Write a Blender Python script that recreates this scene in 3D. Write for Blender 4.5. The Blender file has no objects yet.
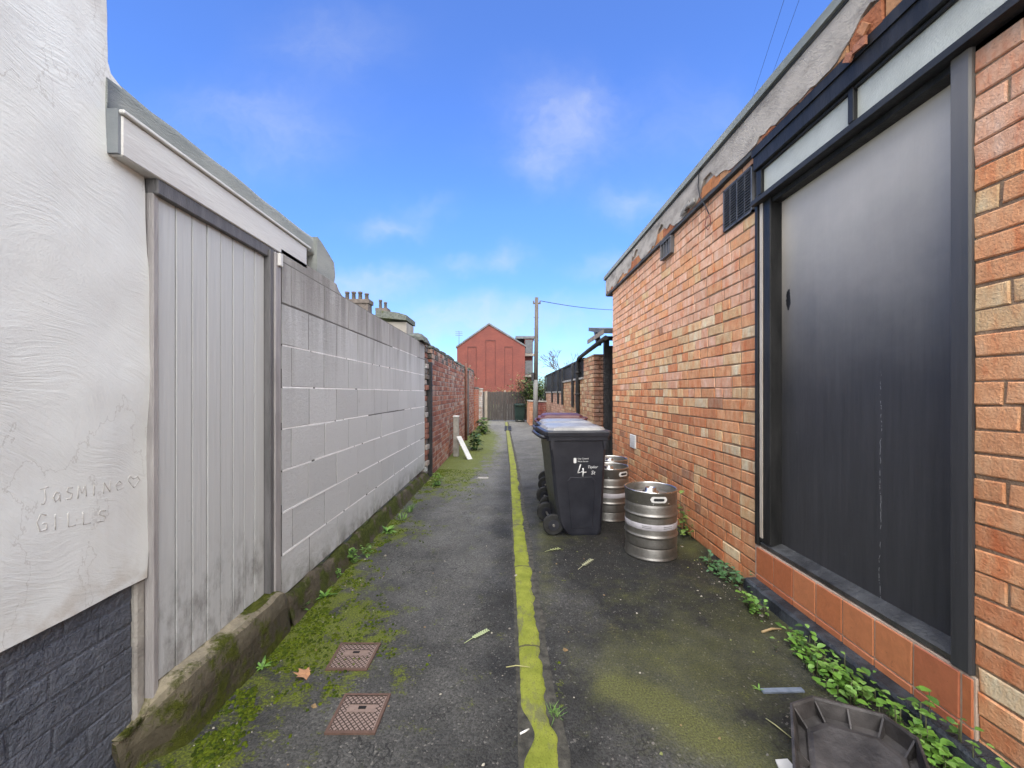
import bpy, math, random
from mathutils import Vector, Matrix, noise
random.seed(7)
R = math.radians
scene = bpy.context.scene
COL = scene.collection
F, H, VX, VY = 390.0, 1.3, 508.0, 393.0      # focal length in pixels, eye height, vanishing point

def G(px, py, z=0.0):                         # ground (or height z) point seen at a pixel
    Y = F * (H - z) / (py - VY)
    return Vector(((px - VX) * Y / F, Y, z))
def PX(px, X):                                # depth at which pixel column px meets the plane X
    return F * X / (px - VX)
def PZ(px, py, X):                            # height on the plane X
    return H - (py - VY) / (px - VX) * X
def AT(px, py, Y):
    return Vector(((px - VX) * Y / F, Y, H - (py - VY) * Y / F))
def fb(x, y, z=0.0, o=4):
    return noise.fractal(Vector((x, y, z)), 1.0, 2.0, o)
def lerp(a, b, t): return a + (b - a) * t
def mixc(a, b, t): return tuple(lerp(a[i], b[i], t) for i in range(3))
def smooth(a, b, x):
    t = max(0.0, min(1.0, (x - a) / (b - a))); return t * t * (3 - 2 * t)

# ------------------------------------------------------------------ mesh builder
ROOT = {}
class MB:
    def __init__(s):
        s.v, s.f, s.c, s.m, s.sm = [], [], [], [], []
        s.col, s.mi, s.s = (1, 1, 1), 0, False
    def face(s, idx):
        s.f.append(tuple(idx)); s.c.append(s.col); s.m.append(s.mi); s.sm.append(s.s)
    def poly(s, pts):
        n = len(s.v); s.v += [Vector(p) for p in pts]; s.face(range(n, n + len(pts)))
    def box(s, a, b, ch=0.0, jit=0.0):
        x0, y0, z0 = a; x1, y1, z1 = b
        if x0 > x1: x0, x1 = x1, x0
        if y0 > y1: y0, y1 = y1, y0
        if z0 > z1: z0, z1 = z1, z0
        n = len(s.v)
        P = [(x0,y0,z0),(x1,y0,z0),(x1,y1,z0),(x0,y1,z0),(x0,y0,z1),(x1,y0,z1),(x1,y1,z1),(x0,y1,z1)]
        if jit: P = [tuple(c + random.uniform(-jit, jit) for c in p) for p in P]
        if ch <= 0:
            s.v += [Vector(p) for p in P]
            for q in ((0,3,2,1),(4,5,6,7),(0,1,5,4),(1,2,6,5),(2,3,7,6),(3,0,4,7)): s.face([n + i for i in q])
            return
        ch = min(ch, .45 * min(x1 - x0, y1 - y0, z1 - z0))
        # three vertices per corner -> chamfered box
        c = Vector(((x0+x1)/2, (y0+y1)/2, (z0+z1)/2))
        idx = {}
        for i, p in enumerate(P):
            p = Vector(p)
            for ax in range(3):
                q = p.copy()
                for k in range(3):
                    if k != ax: q[k] += ch if p[k] < c[k] else -ch
                idx[i, ax] = len(s.v); s.v.append(q)
        quads = ((0,3,2,1,2),(4,5,6,7,2),(0,1,5,4,1),(1,2,6,5,0),(2,3,7,6,1),(3,0,4,7,0))
        for a_, b_, c_, d_, ax in quads: s.face([idx[a_,ax], idx[b_,ax], idx[c_,ax], idx[d_,ax]])
        edges = ((0,1),(1,2),(2,3),(3,0),(4,5),(5,6),(6,7),(7,4),(0,4),(1,5),(2,6),(3,7))
        for a_, b_ in edges:
            d = [k for k in range(3) if abs(P[a_][k] - P[b_][k]) > 1e-6]
            ax = max(range(3), key=lambda k: abs(P[a_][k] - P[b_][k]))
            o = [k for k in range(3) if k != ax]
            q = [idx[a_,o[0]], idx[b_,o[0]], idx[b_,o[1]], idx[a_,o[1]]]
            s._out(q, c)
        for i in range(8): s._out([idx[i,0], idx[i,1], idx[i,2]], c)
    def _out(s, q, c):
        a, b, d = s.v[q[0]], s.v[q[1]], s.v[q[2]]
        if (b - a).cross(d - a).dot((a + b + d) / 3 - c) < 0: q = q[::-1]
        s.face(q)
    def tube(s, pts, r, seg=8, cap=True, smoothed=True):
        pts = [Vector(p) for p in pts]
        rs = r if isinstance(r, (list, tuple)) else [r] * len(pts)
        old, s.s = s.s, smoothed
        rings = []; ref = None
        for i, p in enumerate(pts):
            t = (pts[min(i+1, len(pts)-1)] - pts[max(i-1, 0)]).normalized()
            if ref is None: ref = Vector((0,0,1)) if abs(t.z) < .9 else Vector((1,0,0))
            u = ref - t * ref.dot(t)
            if u.length < 1e-4: u = t.orthogonal()
            u.normalize(); w = t.cross(u); ref = u
            n = len(s.v)
            for k in range(seg):
                a = 2 * math.pi * k / seg
                s.v.append(p + (u * math.cos(a) + w * math.sin(a)) * rs[i])
            rings.append(n)
        for i in range(len(rings) - 1):
            a, b = rings[i], rings[i+1]
            for k in range(seg): s.face([a+k, a+(k+1)%seg, b+(k+1)%seg, b+k])
        s.s = False
        if cap:
            s.face([rings[0] + k for k in range(seg)][::-1]); s.face([rings[-1] + k for k in range(seg)])
        s.s = old
    def lathe(s, prof, c=(0,0,0), seg=40, smoothed=True):
        c = Vector(c); old, s.s = s.s, smoothed
        n = len(s.v)
        for r, z in prof:
            for k in range(seg):
                a = 2 * math.pi * k / seg
                s.v.append(c + Vector((r * math.cos(a), r * math.sin(a), z)))
        for i in range(len(prof) - 1):
            for k in range(seg):
                a, b = n + i * seg, n + (i + 1) * seg
                s.face([a+k, a+(k+1)%seg, b+(k+1)%seg, b+k])
        s.s = old
    def prism(s, poly, axis, a, b):           # polygon in the two other axes, extruded from a to b along axis
        def P(p, t):
            return Vector((t, p[0], p[1])) if axis == 0 else Vector((p[0], t, p[1])) if axis == 1 else Vector((p[0], p[1], t))
        n, k = len(s.v), len(poly)
        s.v += [P(p, a) for p in poly] + [P(p, b) for p in poly]
        area = sum(poly[i][0]*poly[(i+1)%k][1] - poly[(i+1)%k][0]*poly[i][1] for i in range(k))
        flip = (area > 0) == (b > a)
        if axis == 1: flip = not flip
        fs = [list(range(n, n+k)), list(range(n+k, n+2*k))[::-1]] + [[n+(i+1)%k, n+i, n+k+i, n+k+(i+1)%k] for i in range(k)]
        for q in fs: s.face(q[::-1] if flip else q)
    def build(s, name, mats, parent=None):
        me = bpy.data.meshes.new(name)
        off = ROOT.get(parent.name, Vector()) if parent else Vector()
        me.from_pydata([tuple(v - off) for v in s.v], [], s.f)
        at = me.attributes.new('col', 'FLOAT_COLOR', 'FACE')
        at.data.foreach_set('color', [x for c in s.c for x in (c[0], c[1], c[2], 1.0)])
        me.polygons.foreach_set('material_index', s.m)
        me.polygons.foreach_set('use_smooth', s.sm)
        for m in (mats if isinstance(mats, (list, tuple)) else [mats]): me.materials.append(m)
        me.update()
        o = bpy.data.objects.new(name, me); COL.objects.link(o)
        if parent:
            o.parent = parent
            ROOT[o.name] = off
        return o
def tag(o, label=None, cat=None, group=None, kind=None):
    for k, v in (('label', label), ('category', cat), ('group', group), ('kind', kind)):
        if v: o[k] = v
    return o
def thing(name, loc, label, cat, group=None):
    o = bpy.data.objects.new(name, None); COL.objects.link(o)
    o.location = loc; o.empty_display_size = .1
    ROOT[o.name] = Vector(loc)
    return tag(o, label, cat, group, 'thing')
def copy_tree(o, parent=None):
    c = o.copy(); COL.objects.link(c)
    if parent: c.parent = parent
    for ch in [x for x in bpy.data.objects if x.parent == o]: copy_tree(ch, c)
    return c
def text_part(name, body, size, mat, parent, loc, rot, extrude=.0008, shear=0.0, align='LEFT', bold=0.0):
    cu = bpy.data.curves.new(name, 'FONT'); cu.body = body; cu.size = size; cu.extrude = extrude
    cu.shear = shear; cu.align_x = align; cu.offset = bold; cu.resolution_u = 2
    t = bpy.data.objects.new(name + '_src', cu); COL.objects.link(t)
    dg = bpy.context.evaluated_depsgraph_get()
    me = bpy.data.meshes.new_from_object(t.evaluated_get(dg))
    bpy.data.objects.remove(t); me.materials.clear(); me.materials.append(mat)
    o = bpy.data.objects.new(name, me); COL.objects.link(o); o.parent = parent
    o.location = Vector(loc) - ROOT.get(parent.name, Vector()); o.rotation_euler = rot
    return o

# ------------------------------------------------------------------ materials
class NT:
    def __init__(s, name):
        s.m = bpy.data.materials.new(name); s.m.use_nodes = True
        s.t = s.m.node_tree; s.t.nodes.clear()
        s.out = s.t.nodes.new('ShaderNodeOutputMaterial')
        s.b = s.t.nodes.new('ShaderNodeBsdfPrincipled')
        s.t.links.new(s.b.outputs[0], s.out.inputs[0])
        s.co = s.t.nodes.new('ShaderNodeTexCoord').outputs['Object']
    def n(s, typ, **kw):
        nd = s.t.nodes.new(typ)
        for k, v in kw.items():
            if k.startswith('_'): setattr(nd, k[1:], v)
        for k, v in kw.items():
            if k.startswith('_'): continue
            key = int(k[1:]) if k[0] == 'i' and k[1:].isdigit() else k.replace('__', ' ')
            s.put(nd.inputs[key], v)
        return nd
    def put(s, sock, v):
        if isinstance(v, bpy.types.NodeSocket): s.t.links.new(v, sock)
        elif isinstance(v, (tuple, list)) and len(v) == 3 and sock.type == 'RGBA': sock.default_value = (*v, 1)
        else: sock.default_value = v
    def math(s, op, a, b=0.0, c=None, clamp=False):
        nd = s.n('ShaderNodeMath', _operation=op, _use_clamp=clamp, i0=a, i1=b)
        if c is not None: s.put(nd.inputs[2], c)
        return nd.outputs[0]
    def vec(s, scale, src=None, loc=(0,0,0), rot=(0,0,0)):
        return s.n('ShaderNodeMapping', Vector=src or s.co, Scale=scale, Location=loc, Rotation=rot).outputs[0]
    def noise(s, scale=5, detail=4, rough=.55, vec=None, dist=0.0):
        return s.n('ShaderNodeTexNoise', Vector=vec or s.co, Scale=scale, Detail=detail, Roughness=rough, Distortion=dist).outputs[0]
    def vor(s, scale, vec=None, feature='F1', out=0):
        return s.n('ShaderNodeTexVoronoi', _feature=feature, Vector=vec or s.co, Scale=scale).outputs[out]
    def ramp(s, v, a, b, lo=0.0, hi=1.0):
        return s.n('ShaderNodeMapRange', Value=v, i1=a, i2=b, i3=lo, i4=hi).outputs[0]
    def mix(s, f, a, b, mode='MIX'):
        nd = s.n('ShaderNodeMix', _data_type='RGBA', _blend_type=mode)
        s.put(nd.inputs[0], f); s.put(nd.inputs[6], a); s.put(nd.inputs[7], b)
        return nd.outputs[2]
    def attr(s, name='col'):
        nd = s.t.nodes.new('ShaderNodeAttribute'); nd.attribute_name = name; return nd
    def xyz(s, src=None):
        return s.n('ShaderNodeSeparateXYZ', Vector=src or s.co).outputs
    def bump(s, h, dist=.01, strength=1.0, prev=None):
        nd = s.n('ShaderNodeBump', Height=h, Distance=dist, Strength=strength)
        if prev is not None: s.put(nd.inputs['Normal'], prev)
        return nd.outputs[0]
    def done(s, color, rough=.8, normal=None, metal=0.0, spec=.5, **kw):
        s.put(s.b.inputs['Base Color'], color); s.put(s.b.inputs['Roughness'], rough)
        s.put(s.b.inputs['Metallic'], metal); s.put(s.b.inputs['Specular IOR Level'], spec)
        if normal is not None: s.put(s.b.inputs['Normal'], normal)
        for k, v in kw.items(): s.put(s.b.inputs[k.replace('__', ' ')], v)
        return s.m

def m_basic(name, c1, c2, scale=6, rough=.7, bump=.002, bscale=60, metal=0.0, spec=.4, stretch=(1,1,1), lo=.35, hi=.65):
    n = NT(name); v = n.vec(stretch)
    f = n.ramp(n.noise(scale, 6, .6, v), lo, hi)
    nb = n.noise(bscale, 4, .6, v)
    r = n.math('ADD', rough - .08, n.math('MULTIPLY', n.noise(scale * 2.3, 3, .5, v), .16))
    return n.done(n.mix(f, c1, c2), r, n.bump(nb, bump) if bump else None, metal, spec)
def m_attr(name, rough=.85, var=.35, bump=.003, bscale=90, spots=0.0, spec=.3, trans=0.0, kiln=0.0):
    n = NT(name); c = n.attr().outputs['Color']
    if kiln:                                    # kiln bands and blotches across each face
        kb = n.noise(11, 4, .6, n.vec((1, 1.5, .55)))
        c = n.mix(n.ramp(kb, .50, .68, 0, kiln * .65), c, n.mix(1.0, c, (1.12, 1.5, 1.8), 'MULTIPLY'))
        c = n.mix(n.ramp(kb, .47, .33, 0, kiln), c, n.mix(1.0, c, (.92, .66, .55), 'MULTIPLY'))
        kb2 = n.noise(30, 5, .7)
        c = n.mix(n.ramp(kb2, .62, .78, 0, kiln * .4), c, (.50, .36, .24))
        stain = n.noise(.8, 6, .65)
        c = n.mix(n.ramp(stain, .52, .72, 0, .38), c, n.mix(1.0, c, (.62, .56, .52), 'MULTIPLY'))
    nz = n.noise(22, 6, .65); fine = n.noise(bscale, 4, .6)
    k = n.math('ADD', 1 - var * .75, n.math('MULTIPLY', n.math('ADD', nz, n.math('MULTIPLY', fine, .5)), var))
    c = n.mix(1.0, c, n.n('ShaderNodeCombineColor', i0=k, i1=k, i2=k).outputs[0], 'MULTIPLY')
    if spots:
        sp = n.ramp(n.noise(55, 3, .7), .66, .74)
        c = n.mix(n.math('MULTIPLY', sp, spots), c, (.05, .035, .03))
    kw = {}
    m = n.done(c, rough, n.bump(n.math('ADD', fine, nz), bump), spec=spec)
    if trans: n.put(n.b.inputs['Subsurface Weight'], 0.0)
    return m

M = {}
M['brick'] = m_attr('brick_clay', .88, .55, .005, 120, .75, kiln=.9)
M['brick_left'] = m_attr('brick_weathered', .92, .8, .008, 90, .8, kiln=.9)
M['mortar'] = m_basic('mortar_sandy', (.19,.12,.075), (.34,.235,.15), 9, .95, .006, 120)
M['mortar_left'] = m_basic('mortar_old', (.20,.17,.15), (.42,.38,.34), 7, .95, .01, 100)
M['leaf'] = m_attr('leaf_green', .5, .35, .001, 60, spec=.45)
M['litter'] = m_attr('litter_bits', .75, .4, .001, 120)

def m_render():                                # swept, trowelled off-white render
    n = NT('trowelled_render')
    big = n.noise(1.6, 3, .5)
    rotv = n.vec((1, 1, 1), rot=(R(24), 0, 0))
    warp = n.n('ShaderNodeVectorMath', _operation='ADD', i0=rotv, i1=n.n('ShaderNodeVectorMath', _operation='SCALE', i0=n.n('ShaderNodeTexNoise', Vector=n.co, Scale=1.7, Detail=2).outputs[1], Scale=.55).outputs[0]).outputs[0]
    s1 = n.noise(9, 7, .62, n.n('ShaderNodeMapping', Vector=warp, Scale=(1, .5, 3.4)).outputs[0], .9)
    s2 = n.noise(34, 5, .6, n.n('ShaderNodeMapping', Vector=warp, Scale=(1, .32, 2.6)).outputs[0], .4)
    fine = n.noise(190, 3, .6)
    h = n.math('ADD', n.math('MULTIPLY', n.math('MULTIPLY', s1, n.ramp(big, .3, .65, .3, 1.0)), .36), n.math('ADD', n.math('MULTIPLY', n.math('MULTIPLY', s2, n.ramp(n.noise(2.9, 3, .5), .35, .65, .3, 1.2)), .42), n.math('MULTIPLY', fine, .12)))
    c = n.mix(n.ramp(n.noise(3.2, 5, .6), .35, .7), (.69,.71,.705), (.62,.63,.62))
    pit = n.ramp(n.vor(5.5), 0.012, 0.02, 1.0, 0.0)
    c = n.mix(n.math('MULTIPLY', pit, .8), c, (.22,.19,.17))
    z = n.xyz()[2]                              # weather stain high up beside the chimney of the wall
    st = n.math('MULTIPLY', n.ramp(z, 2.15, 2.6), n.ramp(n.noise(4.2, 6, .65, n.vec((1,1,1), rot=(R(40),0,0))), .45, .68))
    c = n.mix(n.math('MULTIPLY', st, .75), c, (.36,.33,.31))
    cr = n.math('ABSOLUTE', n.math('SUBTRACT', n.noise(1.5, 7, .6, n.vec((1, 1.6, .8))), .5))
    c = n.mix(n.math('MULTIPLY', n.ramp(cr, .0012, .0035, 1.0, 0.0), .35), c, (.34,.32,.30))
    grime = n.ramp(n.noise(1.0, 6, .7, n.vec((3.5, 3.5, .9))), .52, .75)
    c = n.mix(n.math('MULTIPLY', grime, .32), c, (.47,.45,.425))
    lowst = n.math('MULTIPLY', n.ramp(z, .78, .64), n.ramp(n.noise(11, 5, .6), .45, .65))
    c = n.mix(n.math('MULTIPLY', lowst, .6), c, (.42,.37,.31))
    return n.done(c, .9, n.bump(h, .008, .8), spec=.2)
M['render'] = m_render()
def m_block():
    n = NT('painted_block'); c = n.attr().outputs['Color']
    z = n.xyz()[2]
    streak = n.noise(1.0, 6, .65, n.vec((9, 9, .8)))
    top = n.ramp(z, 1.25, 2.05)
    dirt = n.math('MULTIPLY', n.ramp(n.math('ADD', streak, n.math('MULTIPLY', top, .30)), .55, .88), n.ramp(z, 1.0, 2.0, .15, 1.0))
    chipped = n.ramp(n.noise(3.5, 6, .7), .62, .68)
    c = n.mix(n.math('MULTIPLY', n.math('MULTIPLY', chipped, n.ramp(n.noise(60, 4, .7), .45, .6)), .5), c, (.25,.235,.225))
    c = n.mix(n.math('MULTIPLY', dirt, .72), c, (.185,.175,.165))
    pits = n.noise(230, 3, .7); med = n.noise(40, 4, .6)
    c = n.mix(n.math('MULTIPLY', n.ramp(pits, .58, .72), .45), c, (.24,.23,.225))
    low = n.math('MULTIPLY', n.ramp(z, .36, .12), n.ramp(n.noise(9, 5, .65), .38, .62))
    c = n.mix(n.math('MULTIPLY', low, .85), c, (.10,.095,.06))
    return n.done(c, .9, n.bump(n.math('ADD', pits, med), .008, .8), spec=.25)
M['block'] = m_block()
def m_plinth():
    n = NT('dark_masonry_paint')
    f = n.ramp(n.noise(7, 6, .65), .3, .7)
    c = n.mix(f, (.062,.070,.092), (.125,.135,.165))
    c = n.mix(n.math('MULTIPLY', n.ramp(n.noise(26, 5, .7), .60, .72), .5), c, (.22,.22,.23))
    h = n.math('ADD', n.noise(14, 6, .7), n.math('MULTIPLY', n.noise(70, 4, .6), .4))
    return n.done(c, .62, n.bump(h, .03, .9), spec=.4)
M['plinth'] = m_plinth()
def m_gate():
    n = NT('grey_painted_timber'); z = n.xyz()[2]
    g = n.noise(3, 6, .6, n.vec((26, 26, 1.1)))
    c = n.mix(n.ramp(g, .3, .75), (.50,.51,.508), (.445,.452,.45))
    low = n.math('MULTIPLY', n.ramp(z, .50, .25), n.ramp(n.noise(7, 6, .7, n.vec((2, 2, 1))), .45, .65))
    c = n.mix(n.math('MULTIPLY', low, .6), c, (.12,.11,.10))
    sc = n.ramp(n.vor(9), .015, .025, 1.0, 0.0)
    c = n.mix(n.math('MULTIPLY', sc, .6), c, (.16,.13,.12))
    return n.done(c, .55, n.bump(g, .004, .5), spec=.35)
M['gate'] = m_gate()
M['frame_grey'] = m_basic('frame_grey_paint', (.25,.235,.235), (.36,.34,.335), 5, .6, .003, 40, stretch=(6,6,.8))
M['frame_dark'] = m_basic('frame_dark_paint', (.10,.098,.10), (.15,.145,.15), 5, .6, .003, 40, stretch=(6,6,.8))  # darker grey paint for stops, rails, vents and print
M['fascia'] = m_basic('fascia_paint', (.66,.66,.63), (.54,.53,.51), 2.4, .55, .002, 30, stretch=(1,.5,3))
M['fascia_grey'] = m_basic('fascia_edge_paint', (.15,.17,.185), (.24,.255,.265), 4, .6, .002, 40)
M['felt'] = m_basic('roof_felt_mineral', (.21,.23,.225), (.34,.355,.335), 2.6, .9, .006, 150, stretch=(1,.5,2))
M['felt_dark'] = m_basic('roof_felt_dark', (.035,.038,.042), (.09,.09,.095), 5, .8, .004, 120)
def m_mossy(name, stone1, stone2, moss, amount, upbias=.0):
    n = NT(name)
    c = n.mix(n.ramp(n.noise(18, 6, .7), .3, .7), stone1, stone2)
    nz = n.math('ADD', n.noise(5.5, 6, .62), n.math('MULTIPLY', n.noise(60, 3, .6), .16))
    at_ = n.n('ShaderNodeSeparateColor', i0=n.attr().outputs['Color']).outputs
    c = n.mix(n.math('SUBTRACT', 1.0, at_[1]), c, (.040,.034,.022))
    nz = n.math('ADD', nz, n.math('SUBTRACT', 1.0, at_[0]))
    mask = n.ramp(nz, 1.0 - amount, 1.0 - amount + .10)
    mc = n.mix(n.ramp(n.noise(40, 4, .6), .35, .65), tuple(x * .55 for x in moss), moss)
    c = n.mix(mask, c, mc)
    h = n.math('ADD', n.math('MULTIPLY', n.noise(26, 6, .65), 1.0), n.math('MULTIPLY', n.math('MULTIPLY', n.noise(240, 2, .6), mask), .8))
    return n.done(c, .93, n.bump(h, .014, 1.0), spec=.2)
M['step'] = m_mossy('doorstep_concrete', (.20,.175,.13), (.36,.31,.22), (.088,.10,.014), .44)
M['footing'] = m_mossy('dirty_footing', (.055,.045,.035), (.15,.125,.09), (.075,.09,.018), .44)
M['coping_moss'] = m_mossy('mossy_coping', (.055,.06,.055), (.15,.16,.145), (.10,.11,.05), .35)
M['band'] = m_basic('weathered_concrete_band', (.46,.41,.36), (.19,.165,.145), 5.5, .9, .010, 70, stretch=(1,.8,1.6), lo=.42, hi=.72)
M['clay'] = m_attr('broken_clay', .9, .6, .008, 60)
M['black_gloss'] = m_basic('black_gloss_paint', (.013,.013,.013), (.030,.029,.029), 5, .48, .002, 30, spec=.28, stretch=(3,3,.6))
M['black_matt'] = m_basic('black_matt_paint', (.014,.014,.016), (.03,.03,.032), 6, .6, .003, 60)
def m_board(name='black_painted_board', sheen=.95, marks=True):
    n = NT(name)
    g = n.noise(2.2, 7, .65, n.vec((16, 16, .9)))
    sp = n.noise(3.0, 5, .6)
    c = n.mix(n.ramp(g, .35, .72), (.040,.040,.043), (.056,.055,.059))
    ch = n.ramp(n.noise(6, 6, .7, n.vec((2.5, 2.5, .9))), .70, .73)
    c = n.mix(n.math('MULTIPLY', ch, .3), c, (.34,.34,.33))
    zb = n.xyz()[2]                            # reflected sky painted in as a pale sheen, strongest at the top
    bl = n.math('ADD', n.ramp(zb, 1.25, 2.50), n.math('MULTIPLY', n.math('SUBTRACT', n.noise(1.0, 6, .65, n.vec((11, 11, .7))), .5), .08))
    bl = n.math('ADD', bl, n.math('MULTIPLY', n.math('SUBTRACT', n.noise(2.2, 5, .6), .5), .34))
    c = n.mix(n.ramp(n.math('POWER', n.math('MAXIMUM', bl, 0.0), 1.7), 0.0, .9, 0, sheen), c, (.62,.565,.49))
    yb = n.xyz()[1]
    pd = n.math('ADD', n.math('POWER', n.math('DIVIDE', n.math('ADD', yb, .105), .022), 2.0), n.math('POWER', n.math('DIVIDE', n.math('SUBTRACT', zb, 1.87), .075), 2.0))
    pd = n.math('ADD', pd, n.math('MULTIPLY', n.noise(45, 4, .7), 1.8))
    c = n.mix(n.ramp(pd, 1.55, 1.75, 1.0, 0.0), c, (.012,.011,.011))   # peeled patch showing dark wood
    if not marks: return n.done(c, .42, n.bump(g, .003, .5), spec=.35)
    # long white scratch and a row of filler dots down the board
    x, y, z = n.xyz()
    yy = n.math('ADD', y, n.math('MULTIPLY', n.noise(3.0, 4, .7, n.vec((0, 0, 1))), .07))
    scr = n.math('LESS_THAN', n.math('ABSOLUTE', n.math('SUBTRACT', yy, -.662)), .0016)
    scr = n.math('MULTIPLY', scr, n.math('GREATER_THAN', n.noise(22, 5, .8, n.vec((1, 1, 1.2))), .50))
    scr = n.math('MULTIPLY', scr, n.ramp(z, 1.42, 1.30, 0, 1))
    c = n.mix(n.math('MULTIPLY', scr, .42), c, (.50,.50,.50))
    r = n.math('ADD', .30, n.math('MULTIPLY', g, .22))
    return n.done(c, r, n.bump(n.math('ADD', n.math('MULTIPLY', g, .5), n.math('MULTIPLY', sp, 2.0)), .004, .6), spec=.4)
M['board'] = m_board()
M['jamb'] = m_board('black_painted_jamb', .20, False)  # same painted sky sheen, weaker on the jamb
M['sill'] = m_basic('black_worn_sill', (.028,.028,.030), (.09,.092,.095), 7, .40, .006, 45, lo=.35, hi=.7)
M['frost'] = m_basic('dirty_frosted_glass', (.55,.555,.49), (.44,.445,.385), 5, .45, .003, 130, spec=.5)
M['cream'] = m_basic('cream_bare_strip', (.60,.53,.45), (.46,.38,.30), 6, .7, .004, 60, stretch=(3,3,.7))
M['tile'] = m_attr('terracotta_tile', .42, .45, .002, 50, .35, spec=.5)
M['grout'] = m_basic('pale_grout', (.44,.33,.25), (.58,.47,.38), 9, .9, .004, 120)
M['kerb'] = m_basic('black_painted_kerb', (.020,.023,.028), (.075,.085,.098), 7, .55, .008, 60, lo=.42, hi=.7)
M['steel'] = None
def m_steel():
    n = NT('dull_stainless')
    sp = n.noise(2, 5, .6, n.vec((1, 1, 14)))
    bl = n.noise(7, 6, .7)
    c = n.mix(n.ramp(bl, .35, .7), (.42,.405,.385), (.25,.235,.215))
    c = n.mix(n.ramp(n.noise(36, 4, .7), .64, .74), c, (.20,.17,.14))
    r = n.math('ADD', .34, n.math('ADD', n.math('MULTIPLY', sp, .12), n.math('MULTIPLY', bl, .2)))
    return n.done(c, r, n.bump(n.math('ADD', n.math('MULTIPLY', sp, .5), n.math('ADD', bl, n.math('MULTIPLY', n.noise(4, 2, .5), 2.0))), .004, .6), 1.0)
M['steel'] = m_steel()
M['steel_bright'] = m_basic('bright_steel_rim', (.72,.71,.69), (.55,.54,.52), 8, .25, .001, 60, metal=1.0)
M['keg_band'] = m_basic('pale_keg_band', (.52,.50,.54), (.38,.36,.38), 8, .5, .001, 40)
M['white'] = m_basic('off_white_plastic', (.72,.71,.69), (.58,.57,.55), 10, .6, .001, 60)
M['bin'] = m_basic('black_bin_plastic', (.013,.014,.021), (.026,.027,.036), 7, .38, .0015, 160, spec=.45)
M['bin_lid'] = m_basic('bin_lid_sky_sheen', (.13,.13,.135), (.34,.335,.33), 3.5, .3, .0008, 160, spec=.6)  # lid tops greyed: sky reflection painted into the plastic colour
M['bin_maroon'] = m_basic('maroon_bin_plastic', (.060,.014,.016), (.10,.028,.028), 7, .4, .001, 160, spec=.45)
M['bin_green'] = m_basic('dark_green_bin_plastic', (.006,.020,.018), (.012,.030,.026), 7, .45, .001, 160)
M['rubber'] = m_basic('black_rubber', (.012,.012,.012), (.03,.03,.03), 12, .75, .002, 90)
M['mark'] = m_basic('white_marker_paint', (.75,.75,.75), (.55,.55,.56), 40, .6, 0, 60)
M['tray'] = m_basic('grey_black_moulded_plastic', (.028,.025,.025), (.085,.077,.075), 9, .5, .003, 60)
M['iron'] = m_attr('rusty_cast_iron', .8, .5, .003, 90)
M['pole_dark'] = m_basic('creosoted_pole', (.06,.05,.045), (.13,.11,.095), 6, .85, .005, 30, stretch=(10,10,.6))
M['pole_grey'] = m_basic('grey_painted_pole', (.13,.127,.125), (.20,.195,.19), 6, .8, .004, 30, stretch=(8,8,.7))
M['fence'] = m_basic('weathered_boards', (.032,.028,.027), (.07,.06,.056), 4, .9, .004, 20, stretch=(9,9,.6))
M['wood'] = m_basic('weathered_timber', (.17,.14,.115), (.30,.255,.21), 5, .85, .004, 40, stretch=(8,8,.7))
M['concrete_post'] = m_basic('old_concrete_post', (.22,.205,.19), (.36,.34,.31), 9, .92, .006, 80)
M['white_board'] = m_basic('white_painted_board', (.62,.62,.61), (.48,.48,.47), 8, .6, .001, 50)
M['slate'] = m_basic('blue_grey_slat', (.13,.16,.21), (.22,.26,.33), 20, .5, .001, 90)
M['bark'] = m_basic('bush_bark', (.07,.055,.04), (.13,.105,.08), 12, .9, .004, 60)
M['wire'] = m_basic('black_cable', (.012,.012,.013), (.02,.02,.02), 20, .5, 0)
M['wire_red'] = m_basic('red_cable', (.18,.035,.03), (.25,.06,.05), 20, .5, 0)
M['glass'] = m_basic('dark_window_glass', (.02,.022,.03), (.04,.045,.055), 3, .12, 0, spec=.6)
M['slate_roof'] = m_basic('slate_roofing', (.075,.08,.09), (.13,.135,.145), 3, .75, .01, 30)
M['stack'] = m_basic('sooty_stack_brick', (.075,.062,.057), (.13,.108,.095), 3, .9, .01, 40)
M['pot'] = m_basic('chimney_pot_clay', (.06,.05,.048), (.11,.09,.08), 6, .9, .005, 40)
M['far_render'] = m_basic('far_house_render', (.20,.18,.165), (.28,.26,.235), 1.5, .9, .005, 30)
def m_gable():
    n = NT('red_gable_brick')
    sw = n.xyz(); v = n.n('ShaderNodeCombineXYZ', X=sw[0], Y=sw[2], Z=0.0).outputs[0]
    br = n.n('ShaderNodeTexBrick', Vector=v, Color1=(.15,.032,.024), Color2=(.185,.045,.032), Mortar=(.13,.055,.045), Scale=1.0, Mortar__Size=.008, Brick__Width=.225, Row__Height=.075)
    c = n.mix(n.ramp(n.noise(.7, 5, .65), .3, .7), br.outputs[0], (.115,.033,.028))
    return n.done(c, .9)
M['gable'] = m_gable()
M['gable_dark'] = m_basic('red_gable_soldier_course', (.072,.022,.02), (.095,.033,.028), 2, .9, 0)

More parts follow.
